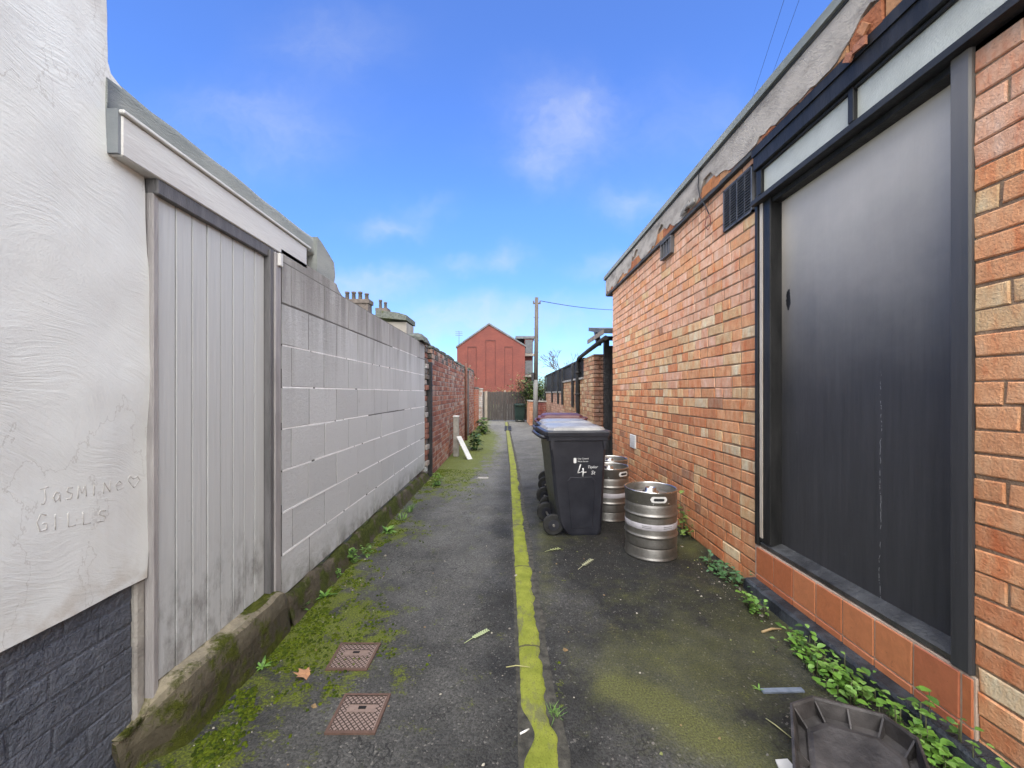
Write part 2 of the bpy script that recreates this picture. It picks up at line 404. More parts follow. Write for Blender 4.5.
# ------------------------------------------------------------------ masonry
def masonry(mb, org, U, V, D, length, height, bl, bh, joint, colf, proud=.005, depth=.10, holes=(), header_every=0, jit=.0015, cham=.004, mi_m=1, start=0.0, mcol=(1,1,1), vj=None):
    """bricks standing proud of a mortar body; U runs along the wall, V up, D outwards"""
    org, U, V, D = Vector(org), Vector(U), Vector(V), Vector(D)
    flip = U.cross(V).dot(D) < 0
    P = lambda u, v, d: org + U * u + V * v + D * d
    def quad(a, b, c, d):
        q = [a, b, c, d]
        mb.poly(q[::-1] if flip else q)
    vj = joint if vj is None else vj
    rows = int(math.ceil(height / bh - .02))
    for r in range(rows):
        v0, v1 = r * bh + joint / 2, min((r + 1) * bh, height + .0) - joint / 2
        hdr = header_every and r % header_every == header_every - 1
        w = bl / 2 if hdr else bl
        u = -start - ((w / 2) if r % 2 else 0) - random.uniform(0, .01)
        while u < length:
            ww = w * random.uniform(.975, 1.025)
            if header_every and not hdr and random.random() < .22: ww = bl / 2
            vc = (v0 + v1) / 2
            for h in holes:
                if h[2] < v1 and h[3] > v0:
                    if 0 < abs(h[0] + joint / 2 - (u + ww)) < .075: ww = h[0] + joint / 2 - u
                    if h[1] < u + ww < h[1] + .085: ww += .11
            if 0 < length - (u + ww) < .07: ww = length - u + joint / 2
            segs = [(u + vj / 2, u + ww - vj / 2)]
            u += ww
            for h in holes:
                if h[2] - .5 * bh < vc < h[3] + .3 * bh and h[2] < v1 and h[3] > v0:
                    ns = []
                    for a, b in segs:
                        if b <= h[0] or a >= h[1]: ns.append((a, b)); continue
                        if a < h[0]: ns.append((a, h[0]))
                        if b > h[1]: ns.append((h[1], b))
                    segs = ns
            for a, b in segs:
                a, b = max(a, 0), min(b, length)
                if b - a < .02: continue
                j = lambda: random.uniform(-jit, jit)
                pd = proud + random.uniform(-.0025, .0025) if proud > .004 else proud
                c = min(cham, (b - a) / 3)
                mb.mi = 0; mb.col = colf(r, (a + b) / 2, vc)
                o = [(a + j(), v0 + j()), (b + j(), v0 + j()), (b + j(), v1 + j()), (a + j(), v1 + j())]
                i_ = [(o[0][0]+c, o[0][1]+c), (o[1][0]-c, o[1][1]+c), (o[2][0]-c, o[2][1]-c), (o[3][0]+c, o[3][1]-c)]
                tilt = [random.uniform(-.0012, .0012) for _ in range(4)]
                O = [P(x, y, pd * .45) for x, y in o]; B = [P(x, y, -.004) for x, y in o]
                I = [P(x, y, pd + t) for (x, y), t in zip(i_, tilt)]
                n = len(mb.v); mb.v += B + O + I
                def fc(*q): mb.face([n + k for k in (q[::-1] if flip else q)])
                fc(8, 9, 10, 11)
                for k in range(4):
                    k2 = (k + 1) % 4
                    fc(k, k2, 4 + k2, 4 + k); fc(4 + k, 4 + k2, 8 + k2, 8 + k)
    mb.mi = mi_m; mb.col = mcol
    # mortar body: split into cells round the holes
    us = sorted({0.0, length} | {x for h in holes for x in h[:2] if 0 < x < length})
    vs = sorted({0.0, height} | {x for h in holes for x in h[2:] if 0 < x < height})
    for i in range(len(us) - 1):
        for k in range(len(vs) - 1):
            uc, vc = (us[i] + us[i+1]) / 2, (vs[k] + vs[k+1]) / 2
            if any(h[0] < uc < h[1] and h[2] < vc < h[3] for h in holes): continue
            c = [P(us[i + a], vs[k + b], d) for d in (0, -depth) for a, b in ((0,0),(1,0),(1,1),(0,1))]
            n = len(mb.v); mb.v += c
            for q in ((0,1,2,3),(7,6,5,4),(0,4,5,1),(1,5,6,2),(2,6,7,3),(3,7,4,0)):
                mb.face([n + t for t in (q[::-1] if flip else q)])
    mb.mi = 0

def col_right(r, u, v):
    t = random.random(); z = v
    pink, orange, red, buff, pale, dark = (.70,.385,.245), (.68,.325,.16), (.60,.245,.115), (.69,.44,.235), (.72,.53,.33), (.42,.21,.12)
    n = fb(u * .8, z * 1.4, 3.1, 2) * .5
    if z > 2.0 + n * .5: pal = [(pink, .80), (orange, .97), (buff, 1.0)]
    elif z > 1.35 + n * .5: pal = [(buff, .27), (orange, .70), (pink, .88), (pale, .93), (red, .99), (dark, 1)]
    elif z > .6 + n * .5: pal = [(orange, .56), (red, .82), (buff, .94), (pale, .97), (dark, 1)]
    else: pal = [(red, .46), (orange, .82), (buff, .93), (pale, .95), (dark, 1)]
    for c, p in pal:
        if t <= p: break
    k = random.uniform(.88, 1.08)
    return tuple(x * k for x in c)
def col_left(r, u, v):
    t = random.random()
    w = smooth(.2, .7, fb(u * .5, v * 1.2, 8.2, 3) + .45 * smooth(1.2, 2.1, v))
    c = random.choice([(.25,.095,.065), (.29,.125,.085), (.20,.085,.065), (.32,.15,.10)])
    if t < .25 + .5 * w: c = mixc(c, (.36,.28,.235), random.uniform(.25, .9))
    if v > 1.85 and t > .6: c = (.10,.085,.075)
    return c

# ------------------------------------------------------------------ ground
PATCH = [ # moss patches as seen: px, py, rx, ry, strength, kind(0 green, 1 olive)
 (395,530,42,16,.85,0),(350,575,40,20,.7,0),(300,640,70,34,.95,0),(345,615,50,22,.6,0),(215,745,48,34,1.0,0),(262,690,50,26,.45,0),
 (150,790,60,40,.8,0),(372,656,46,34,.35,0),(440,492,34,12,.6,0),(455,468,26,16,1.5,0),(474,448,22,12,1.6,0),(482,436,14,7,1.5,0),(330,695,100,60,.3,0),
 (612,683,18,8,.8,1),(632,694,24,9,1.1,1),(662,711,26,10,1.2,1),(690,728,26,12,1.0,1),(722,745,34,16,.9,1),(762,772,44,22,.8,1),(606,664,12,18,.4,1),(600,628,45,12,.5,2),(660,660,70,34,.36,1),(720,690,90,46,.40,1),(700,630,70,30,.22,1),
 (690,548,14,10,.9,1),(640,590,60,12,.25,1),(545,470,10,60,.25,1),(545,560,8,60,.4,1),(565,540,25,8,.25,1),(556,700,8,50,.6,0)]
def ground_attrs(X, Y):
    if Y < .5: return (0, .5, 0, 0)
    px, py = VX + X * F / Y, VY + F * H / Y
    g = o = b = 0.0
    for cx, cy, rx, ry, s, k in PATCH:
        d = ((px - cx) / rx) ** 2 + ((py - cy) / ry) ** 2
        if d < 5:
            w = s * math.exp(-d * .75)
            if k == 0: g += w * .8
            elif k == 1: o += w
            else: b += w
    g += .34 * smooth(-.95, -1.22, X) * smooth(1, 3, Y) + .9 * smooth(-.55, -1.05, X) * smooth(6.2, 9, Y)
    o += .35 * smooth(1.05, 1.55, X) * smooth(4, 2, Y)
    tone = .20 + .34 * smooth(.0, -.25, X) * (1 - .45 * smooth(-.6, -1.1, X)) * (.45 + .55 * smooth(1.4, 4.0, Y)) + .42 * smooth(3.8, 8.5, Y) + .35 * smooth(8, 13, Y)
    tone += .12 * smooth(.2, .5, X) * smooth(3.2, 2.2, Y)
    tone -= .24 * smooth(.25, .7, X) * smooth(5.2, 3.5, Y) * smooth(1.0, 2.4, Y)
    return (min(g, 1.4), tone, min(o, 1.3), min(b, 1))
def frange(a, b, st):
    r = [a]
    while r[-1] < b - 1e-6: r.append(r[-1] + st)
    return r
xs = [-160, -40, -12, -4, -2] + frange(-1.5, 1.8, .025) + [2.2, 4, 12, 40, 160]
ys = [-60, -15, -4, -1, .2]
y = .6
while y < 19: ys.append(y); y += max(.02, y * .012)
ys += [19.5, 24, 34, 60, 120, 260]
me = bpy.data.meshes.new('ground')
nx = len(xs)
me.from_pydata([(a, b, 0) for b in ys for a in xs], [], [(j*nx+i, j*nx+i+1, (j+1)*nx+i+1, (j+1)*nx+i) for j in range(len(ys)-1) for i in range(nx-1)])
at = me.attributes.new('gm', 'FLOAT_COLOR', 'POINT')
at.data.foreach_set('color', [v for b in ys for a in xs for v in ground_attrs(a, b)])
ground = bpy.data.objects.new('ground', me); COL.objects.link(ground); tag(ground, kind='structure')
def m_ground():
    n = NT('worn_asphalt'); a = n.attr('gm')
    sp = n.n('ShaderNodeSeparateColor', i0=a.outputs['Color']).outputs
    alpha = a.outputs['Alpha']
    vor = n.n('ShaderNodeTexVoronoi', Vector=n.co, Scale=140.0)
    stone = n.n('ShaderNodeSeparateColor', i0=vor.outputs['Color']).outputs[0]
    mid = n.noise(2.3, 6, .62); fine = n.noise(260, 3, .6)
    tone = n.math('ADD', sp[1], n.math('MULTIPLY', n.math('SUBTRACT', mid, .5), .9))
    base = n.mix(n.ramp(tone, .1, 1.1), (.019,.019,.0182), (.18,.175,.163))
    k = n.math('ADD', .55, n.math('MULTIPLY', stone, .9))
    base = n.mix(1.0, base, n.n('ShaderNodeCombineColor', i0=k, i1=k, i2=k).outputs[0], 'MULTIPLY')
    chips = n.math('GREATER_THAN', stone, .98)
    base = n.mix(n.math('MULTIPLY', chips, .35), base, (.27,.25,.225))
    crack = n.math('ABSOLUTE', n.math('SUBTRACT', n.noise(1.1, 6, .62, n.vec((1, .8, 1))), .53))
    base = n.mix(n.math('MULTIPLY', n.ramp(crack, .0008, .003, 1, 0), .8), base, (.010,.010,.010))
    damp = n.ramp(n.noise(.9, 5, .6, n.vec((1.2, .5, 1), loc=(4, 1, 0))), .50, .62)
    base = n.mix(n.math('MULTIPLY', damp, .2), base, (.018,.018,.017))
    fr = n.math('ADD', n.noise(7.5, 6, .68), n.math('MULTIPLY', n.math('SUBTRACT', n.noise(70, 4, .7), .5), .55))
    def mask(v, lo=.0, w=.16):
        return n.ramp(n.math('ADD', v, n.math('MULTIPLY', n.math('SUBTRACT', fr, .5), 3.4)), .56 + lo, .56 + lo + w * 2.2)
    mg, mo, mbk = mask(sp[0]), n.math('MULTIPLY', n.ramp(n.math('ADD', sp[2], n.math('MULTIPLY', n.math('SUBTRACT', fr, .5), 1.5)), .10, 1.15), 1.0), mask(alpha, .05, .3)
    gr = n.mix(n.ramp(n.noise(120, 3, .6), .35, .65), (.040,.052,.006), (.19,.225,.016))
    ol = n.mix(n.ramp(n.noise(130, 3, .6), .35, .65), (.055,.058,.018), (.17,.175,.045))
    base = n.mix(n.math('MULTIPLY', mbk, .5), base, (.17,.14,.08))
    base = n.mix(n.math('MULTIPLY', mo, .72), base, ol)
    base = n.mix(n.math('MULTIPLY', mg, .82), base, gr)
    h = n.math('ADD', n.math('MULTIPLY', n.math('SUBTRACT', 1.0, vor.outputs['Distance']), .6), n.math('MULTIPLY', fine, .5))
    h = n.math('ADD', h, n.math('MULTIPLY', n.math('MULTIPLY', mg, n.noise(170, 2, .6)), 1.2))
    r = n.ramp(n.noise(3.1, 4, .6), .3, .7, .62, .85)
    return n.done(base, r, n.bump(h, .006, .9), spec=.35)
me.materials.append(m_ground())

# gutter strip of mossy concrete down the middle
def build_gutter():
    mb = MB(); mb.s = True
    ys_ = []; y = .7
    while y < 17.4: ys_.append(y); y += max(.012, y * .006)
    cols = 14
    for Y in ys_:
        bend = -.004 * max(0, Y - 2) - .012 * max(0, Y - 7)
        l = .052 + bend + .006 * fb(Y * 6, 1, 0, 3)
        w = .125 + .022 * fb(Y * 3.3, 5, 0, 4) + .012 * fb(Y * 16, 9, 0, 3) - .012
        if 1.36 < Y < 1.62:
            dl = .045 * math.sin((Y - 1.36) / .26 * math.pi) ** 1.5; l += dl; w -= dl * .8
        for i in range(cols + 1):
            t = i / cols
            z = .004 + .010 * math.sin(math.pi * min(max(t, .0), 1)) ** .6 + .002 * fb(t * 9, Y * 40, 2, 3)
            if i in (0, cols): z = .0005
            mb.v.append(Vector((l + (w + .055 * 0) * t, Y, z)))
    for j in range(len(ys_) - 1):
        for i in range(cols):
            mb.face([j*(cols+1)+i, j*(cols+1)+i+1, (j+1)*(cols+1)+i+1, (j+1)*(cols+1)+i])
    n = NT('mossy_gutter'); y_ = n.xyz()[1]
    g = n.mix(n.ramp(n.noise(9, 6, .65), .3, .72), (.15,.175,.024), (.29,.315,.055))
    g = n.mix(n.ramp(n.noise(130, 4, .65), .55, .72), g, (.12,.135,.02))
    wear = n.ramp(n.noise(6, 7, .75, n.vec((1.3, .6, 1))), .52, .60)
    g = n.mix(n.math('MULTIPLY', wear, .75), g, (.13,.125,.075))
    g = n.mix(n.ramp(n.noise(75, 4, .7), .63, .70, 0, .7), g, (.06,.055,.03))
    fr = n.math('FRACT', n.math('DIVIDE', n.math('ADD', y_, n.math('MULTIPLY', n.noise(30, 2, .5), .012)), .915))
    jn = n.math('LESS_THAN', n.math('ABSOLUTE', n.math('SUBTRACT', fr, .18)), .008)
    g = n.mix(n.math('MULTIPLY', jn, .85), g, (.07,.06,.045))
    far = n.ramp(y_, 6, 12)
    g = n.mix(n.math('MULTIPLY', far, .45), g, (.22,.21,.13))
    h = n.math('ADD', n.noise(140, 3, .6), n.noise(22, 4, .6))
    m = n.done(g, .9, n.bump(h, .006, .9), spec=.2)
    return tag(mb.build('gutter', m), kind='structure')
build_gutter()
# dark worn concrete bed either side of the strip
mb = MB(); pts = []
for i in range(121):
    Y = .7 + i * .14
    pts.append((.037 - .004 * max(0, Y-2) - .012 * max(0, Y-7) + .004 * fb(Y*7, 3, 1, 2), Y))
for i in range(120):
    (a, b), (c, d) = pts[i], pts[i+1]
    wob = .03 * fb(b * 6, 7, 1, 4) - .018; wob2 = .03 * fb(d * 6, 7, 1, 4) - .018
    mb.poly([(a, b, .0035), (a + .188 + wob, b, .0035), (c + .188 + wob2, d, .0035), (c, d, .0035)])
tag(mb.build('gutter_bed_path', m_basic('gutter_bed', (.025,.024,.021), (.085,.08,.066), 22, .9, .006, 120)), kind='structure')

# ------------------------------------------------------------------ left: rendered house
house = thing('rendered_house', (-3.0, 0, 0), 'off-white rendered house end wall with dark blue plinth and scratched lettering', 'house')
XW = -1.30
def wall_x(Y, z):                               # gently bulging face
    return XW + .012 * fb(Y * 1.3, z * 1.1, 4, 3) + .004 * fb(Y * 5, z * 4, 9, 2)
def edge_y(z):                                  # right-hand edge of the render, wavering
    if z > 2.30:
        t = smooth(2.30, 2.36, z)
        return 1.345 - .078 * t + .012 * fb(z * 3, 2, 2, 3)
    return 1.405 + .012 * fb(z * 2.2, 7, 1, 3) + .03 * smooth(1.9, 1.2, z) * smooth(.5, .9, z) * .5
mb = MB(); mb.s = True
zs = frange(.636, 4.6, .03); NU = 60
for z in zs:
    e = edge_y(z)
    for i in range(NU + 1):
        Y = -2.5 + (e + 2.5) * (1 - (1 - i / NU) ** 2.2)
        x = wall_x(Y, z) - .02 * max(0, (i - NU + 1))
        if z == zs[0]: x -= .0
        mb.v.append(Vector((x, Y, z + (.006 * fb(Y * 4, 3, 3, 3) if z == zs[0] else 0))))
for j in range(len(zs) - 1):
    for i in range(NU):
        q = [j*(NU+1)+i, j*(NU+1)+i+1, (j+1)*(NU+1)+i+1, (j+1)*(NU+1)+i]
        mb.face(q)
# return faces: bottom lip and end, back body
for i in range(NU):
    a, b = mb.v[i], mb.v[i+1]
    mb.s = False; mb.poly([a, (a.x - .06, a.y, a.z + .004), (b.x - .06, b.y, b.z + .004), b])
for j in range(len(zs) - 1):
    a, b = mb.v[j*(NU+1)+NU], mb.v[(j+1)*(NU+1)+NU]
    mb.poly([a, (a.x - .12, a.y, a.z), (b.x - .12, b.y, b.z), b])
mb.box((-5.5, -2.5, .7), (-1.40, 1.21, 4.6))
mb.build('wall', M['render'], house)
mb = MB()
masonry(mb, (-1.325, -2.5, 0), (0,1,0), (0,0,1), (1,0,0), 3.87, .66, .235, .082, .008, lambda *a: (1,1,1), .0035, .3, jit=.004, cham=.004)
mb.box((-5.5, -2.5, 0), (-1.626, 1.30, .69))
mb.build('plinth', [M['plinth'], M['plinth']], house)
mb = MB(); mb.col = (.33,.32,.31)               # pale unpainted strip beside the gate post
mb.box((-1.40, 1.3715, .0), (-1.309, 1.408, .632), .006)
mb.build('corner_strip', M['concrete_post'], house)
mb = MB()
mb.prism([(-5.7, 4.55), (-3.4, 6.3), (-1.15, 4.55), (-1.15, 4.45), (-3.4, 6.15), (-5.7, 4.45)], 1, -2.6, 1.30)
mb.build('roof', M['slate_roof'], house)
# scratched writing
STROKES = {
 'J': [[(.1,1),(.9,1.08)], [(.55,1),(.58,.3),(.4,.05),(.1,.12)]],
 'a': [[(.75,.6),(.4,.68),(.12,.4),(.35,.05),(.72,.3),(.75,.6),(.8,.05)]],
 's': [[(.8,.8),(.35,.85),(.25,.6),(.75,.4),(.65,.08),(.15,.1)]],
 'M': [[(.08,0),(.15,.85),(.48,.3),(.78,.9),(.9,.05)]],
 'i': [[(.4,.0),(.42,.8)], [(.4,1.08),(.45,1.12)]],
 'N': [[(.1,0),(.14,.85),(.75,.05),(.8,.9)]],
 'e': [[(.12,.42),(.75,.5),(.5,.78),(.15,.5),(.3,.05),(.78,.15)]],
 'h': [[(.5,.05),(.05,.6),(.2,.95),(.5,.72),(.8,.98),(1.0,.65),(.5,.05)]],
 'G': [[(.85,.9),(.4,1.0),(.05,.55),(.3,.05),(.85,.12),(.85,.45),(.5,.45)]],
 'I': [[(.35,0),(.38,.9)]],
 'L': [[(.2,.9),(.22,.05),(.8,.1)]],
 'S': [[(.8,.8),(.35,.85),(.25,.6),(.75,.4),(.65,.08),(.15,.1)]],
}
mb = MB()
def scratch(word, px0, py0, px1, py1, hpx):
    n = len(word)
    for i, ch in enumerate(word):
        for st in STROKES[ch]:
            pts = []
            for (u, v) in st:
                t = (i + u * .82) / n
                px = lerp(px0, px1, t); py = lerp(py0, py1, t) - v * hpx * lerp(1.1, .8, t)
                Y = F * XW / (px - VX); z = PZ(px, py, XW)
                pts.append(Vector((wall_x(Y, z) - .0006, Y, z)))
            fine = []
            for a, b in zip(pts, pts[1:]):
                for k in range(4): fine.append(a.lerp(b, k / 4))
            fine.append(pts[-1])
            mb.tube(fine, [.0021 * (.6 + .5 * abs(fb(p.y * 30, p.z * 30, 1, 2)) + .2) for p in fine], 6)
scratch('JasMiNe', 42, 506, 128, 489, 15); scratch('h', 129, 489, 144, 487, 13)
scratch('GILLS', 38, 533, 112, 521, 17)
mb.build('lettering', m_basic('scratched_render_groove', (.36,.35,.335), (.56,.55,.535), 45, .95, .001, 200), house)

# ------------------------------------------------------------------ left: timber gate, canopy, doorstep
gate = thing('timber_gate', (-1.29, 1.75, .2), 'tall grey tongue-and-groove timber gate with mould-stained foot', 'gate')
mb = MB()
XG, y0, y1 = -1.285, 1.432, 2.055
nb = 8; w = (y1 - y0) / nb
for i in range(nb):
    a, b = y0 + i * w, y0 + (i + 1) * w
    zb = .238 + random.uniform(-.004, .006); j = random.uniform(-.0015, .0015)
    mb.box((XG - .03, a + .0028, zb), (XG + j, b - .0028, 2.03), .0012)
gp = mb.build('gate_panel', M['gate'], gate)
mb = MB(); 
for i in range(1, nb): mb.box((XG - .029, y0 + i*w - .0027, .25), (XG - .007, y0 + i*w + .0027, 2.02))
mb.build('tongue', M['frame_dark'], gp)
mb = MB()
mb.box((XG - .06, 1.4085, .16), (XG + .004, 1.4315, 2.06), .003)
mb.build('gate_post', M['frame_grey'], gate)
mb = MB(); mb.box((XG - .06, 2.058, .19), (XG + .03, 2.092, 2.06), .004); mb.build('gate_stop', M['frame_dark'], gate)
mb = MB(); mb.box((XG - .06, 2.093, .17), (XG + .036, 2.150, 2.06), .005); mb.build('gate_post', M['frame_grey'], gate)
mb = MB(); mb.box((XG - .06, 1.408, 2.02), (XG + .020, 2.14, 2.085), .004); mb.build('head_rail', M['frame_dark'], gate)
mb = MB(); mb.box((XG + .018, 2.115, 1.99), (XG + .05, 2.145, 2.06), .004); mb.build('bracket', M['white'], gate)

can = thing('gate_canopy', (-1.28, 1.8, 2.07), 'boxed white fascia with grey felt roll projecting over the timber gate', 'canopy')
mb = MB(); mb.box((-1.60, 1.272, 2.075), (-1.258, 2.44, 2.208), .004); mb.build('fascia', M['fascia'], can)
mb = MB(); mb.box((-1.59, 1.262, 2.078), (-1.262, 1.2715, 2.222)); mb.build('fascia_end', M['fascia_grey'], can)
mb = MB(); mb.box((-1.60, 1.265, 2.2085), (-1.246, 2.47, 2.222), .003); mb.build('cap_board', M['fascia'], can)
mb = MB(); mb.s = True
prof = [(-1.60, 2.15), (-1.285, 2.2225), (-1.283, 2.25), (-1.283, 2.31), (-1.292, 2.333), (-1.315, 2.345), (-1.345, 2.34), (-1.60, 2.30)]
YS = frange(1.262, 2.60, .055)
for Y in YS:
    wv = .006 * fb(Y * 4, 3, 6, 3)
    for (x, z) in prof: mb.v.append(Vector((x - .013 + wv * .6, Y, z + (wv if z > 2.24 else 0))))
k = len(prof)
for j in range(len(YS) - 1):
    for i in range(k - 1): mb.face([j*k+i, (j+1)*k+i, (j+1)*k+i+1, j*k+i+1])
mb.s = False; mb.face(list(range(k))[::-1]); mb.face(list(range((len(YS)-1)*k, len(YS)*k)))
mb.build('felt_roll', M['felt'], can)
mb = MB()
mb.prism([(2.602, 2.10), (2.86, 2.10), (2.88, 2.17), (2.86, 2.255), (2.79, 2.285), (2.66, 2.335), (2.61, 2.345)], 0, -1.42, -1.275)
mb.build('end_upstand', M['felt'], can)

mb = MB()
N_ = 26; prev = None
rows_ = []
for i in range(N_ + 1):
    Y = 1.30 + i * (2.22 - 1.30) / N_
    xf = -1.195 - .10 * smooth(1.46, 1.34, Y) - .045 * smooth(2.10, 2.22, Y) + .012 * fb(Y * 7, 1, 2, 3)
    zt = .236 - .10 * smooth(1.45, 1.36, Y) - .07 * smooth(2.08, 2.22, Y) + .006 * fb(Y * 9, 5, 2, 3)
    r_ = [(-1.34, Y, zt + .006), (-1.285, Y, zt + .004), (xf - .035, Y, zt), (xf - .012, Y, zt - .012 + .006 * fb(Y * 20, 2, 7, 2)), (xf + .004 * fb(Y * 25, 1, 1, 2), Y, zt * .6), (xf + .006, Y, .04), (xf + .016 + .008 * fb(Y * 12, 3, 3, 2), Y, -.01)]
    rows_.append(len(mb.v)); mb.v += [Vector(p) for p in r_]
mb.s = True
for i in range(N_):
    for k_ in range(6):
        tt = i / N_
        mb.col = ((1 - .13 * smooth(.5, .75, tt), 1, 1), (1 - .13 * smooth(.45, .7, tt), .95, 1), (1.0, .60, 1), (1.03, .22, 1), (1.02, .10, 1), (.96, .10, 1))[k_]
        mb.face([rows_[i]+k_, rows_[i]+k_+1, rows_[i+1]+k_+1, rows_[i+1]+k_])
mb.s = False
mb.face([rows_[0] + i for i in range(7)][::-1]); mb.face([rows_[-1] + i for i in range(7)])
tag(mb.build('doorstep', M['step']), 'worn concrete doorstep greened with moss under the timber gate', 'doorstep')

# ------------------------------------------------------------------ left: block wall
bw = thing('block_wall', (-1.3, 4.0, 0), 'white-painted concrete block wall with grey weathered top beside timber gate', 'wall')
def col_block(r, u, v):
    k = random.uniform(.93, 1.04)
    c = (.545*k, .548*k, .548*k)
    if v > 1.62: c = (.49*k, .48*k, .47*k)
    return c
mb = MB()
masonry(mb, (-1.256, 2.165, .165), (0,1,0), (0,0,1), (1,0,0), 3.70, 1.87, .40, .2335, .0105, col_block, .0022, .2, jit=.0022, cham=.002, mcol=(.13,.125,.12), start=.1, vj=.0065)
mb.col = (.90,.89,.885)
for r in range(1, 8):
    z = .165 + r * .2335; Y = 2.17
    while Y < 5.85:
        L = random.uniform(.12, .7)
        if random.random() < (.93 if r < 7 else .35):
            mb.box((-1.262, Y, z - .0052), (-1.2540 + random.uniform(-.0008, .0012), min(Y + L, 5.862), z + .0048 + random.uniform(-.001, .002)), 0, .0008)
        Y += L + random.uniform(.004, .05)
mb.build('wall', [M['block'], M['block']], bw)
mb = MB(); mb.col = (.45,.44,.425)               # raked up corner by the canopy
mb.prism([(2.165, 2.036), (2.96, 2.036), (2.90, 2.062), (2.86, 2.10), (2.165, 2.10)], 0, -1.44, -1.258)
mb.build('raked_top', M['block'], bw)
mb = MB(); mb.s = True
NY = 90; rr = []
for i in range(NY + 1):
    Y = 2.165 + i * (5.95 - 2.165) / NY
    a = fb(Y * 5, 1, 5, 4); b = fb(Y * 11, 4, 2, 3)
    zt = .125 + .028 * a + .03 * smooth(2.7, 2.2, Y) - .04 * smooth(4, 6, Y)
    r_ = [(-1.27, Y, zt + .02), (-1.238, Y, zt + .012 + .01 * b), (-1.225 + .01 * b, Y, zt * .8), (-1.213 + .010 * a, Y, zt * .45), (-1.202 + .014 * a, Y, .02), (-1.185 + .02 * b, Y, -.005)]
    rr.append(len(mb.v)); mb.v += [Vector(p) for p in r_]
for i in range(NY):
    for k_ in range(5):
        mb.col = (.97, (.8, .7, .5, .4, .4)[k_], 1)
        mb.face([rr[i]+k_, rr[i]+k_+1, rr[i+1]+k_+1, rr[i+1]+k_])
mb.s = False; mb.face([rr[0] + i for i in range(6)][::-1]); mb.face([rr[-1] + i for i in range(6)])
mb.build('footing', M['footing'], bw)

pier = thing('brick_pier', (-1.3, 6.0, 0), 'toothed brick pier with rounded mossy cap at end of the white block wall', 'pier')
mb = MB()
for r in range(26):
    z = .03 + r * .082; t = random.uniform(-.03, .03)
    mb.col = random.choice([(.30,.27,.25), (.22,.10,.075), (.38,.35,.33), (.14,.12,.11)])
    mb.box((-1.5, 5.872, z), (-1.225 + random.uniform(-.03, .012), 6.02 + t, z + .074), .008, .003)
mb.col = (.2,.18,.17); mb.box((-1.5, 5.875, 0), (-1.262, 5.99, 2.15))
mb.build('shaft', M['brick_left'], pier)
mb = MB(); mb.s = True
for i in range(9):
    Y = 5.5 + i * .075
    h = .02 + .13 * math.sin(math.pi * min(1, (i + .6) / 9)) ** .7
    if i == 8: h *= .7
    for k_ in range(8):
        a = math.pi * k_ / 7
        mb.v.append(Vector((-1.36 + .16 * math.cos(a), Y, 2.04 + h * math.sin(a) ** .8 + .012 * fb(Y * 9, k_, 3, 2))))
for i in range(8):
    for k_ in range(7): mb.face([i*8+k_, i*8+k_+1, (i+1)*8+k_+1, (i+1)*8+k_][::-1])
mb.s = False; mb.face(list(range(8))); mb.face(list(range(64, 72))[::-1])
mb.build('cap', M['coping_moss'], pier)

mb = MB(); mb.box((-1.33, 6.04, 0), (-1.185, 6.13, 1.78), .006); mb.box((-1.40, 6.06, .05), (-1.335, 6.10, 1.7))
tag(mb.build('gate_post', M['black_matt']), 'black painted timber gate post between white block wall and red brick wall', 'post')

# left brick walls
def brick_run(name, y0, y1, x, h, label, colf=col_left, mort='mortar_left', coping=True, cap_col=None, bh=.0835):
    t = thing(name, (x - .1, (y0 + y1) / 2, 0), label, 'wall')
    mb = MB()
    masonry(mb, (x, y0, 0), (0,1,0), (0,0,1), (1,0,0), y1 - y0, h, .225, bh, .013, colf, .006, .22, header_every=4, jit=.003, cham=.005)
    masonry(mb, (x - .22, y0, 0), (1,0,0), (0,0,1), (0,-1,0), .22, h, .225, bh, .013, colf, .006, .02, jit=.002)
    mb.build('wall', [M['brick_left'], M[mort]], t)
    if coping:
        mb = MB(); Y = y0
        while Y < y1 - .02:
            L = min(random.uniform(.2, .24), y1 - Y)
            mb.box((x - .24, Y + .005, h), (x + random.uniform(.0, .02), Y + L - .005, h + random.uniform(.045, .075)), .012, .006)
            Y += L
        mb.build('coping', M['coping_moss'], t)
    return t
brick_run('brick_wall', 6.14, 8.72, -1.20, 2.0, 'tall weathered red brick wall right after the black gate post')
brick_run('brick_wall', 8.73, 10.75, -1.195, 1.98, 'paler grubby brick wall with rusty pipe at its far end')
brick_run('brick_wall', 11.9, 13.6, -1.19, 2.02, 'short brick wall beyond the black yard door, overhung by yellowish leaves',)
brick_run('brick_wall', 13.62, 15.4, -1.16, 1.45, 'low orange-red brick wall next to the whitewashed pier', lambda r,u,v: random.choice([(.42,.16,.09),(.36,.12,.07),(.45,.2,.12)]))
mb = MB(); mb.tube([(-1.15, 10.72, 0), (-1.15, 10.72, 2.12)], .035, 10); mb.box((-1.2, 10.68, 1.6), (-1.15, 10.76, 1.63))
tag(mb.build('downpipe', m_basic('rusty_iron_pipe', (.09,.035,.025), (.16,.07,.05), 9, .8)), 'rusty brown iron downpipe on the left brick walls', 'pipe')
dd = thing('yard_door', (-1.25, 11.3, 0), 'black painted yard door between two left brick walls', 'gate')  # dark door in the gap between the brick walls
mb = MB(); 
for i in range(6): mb.box((-1.30, 10.86 + i*.165, .04), (-1.262, 10.86 + (i+1)*.165 - .004, 1.86), .004)
mb.build('gate_panel', M['black_matt'], dd)
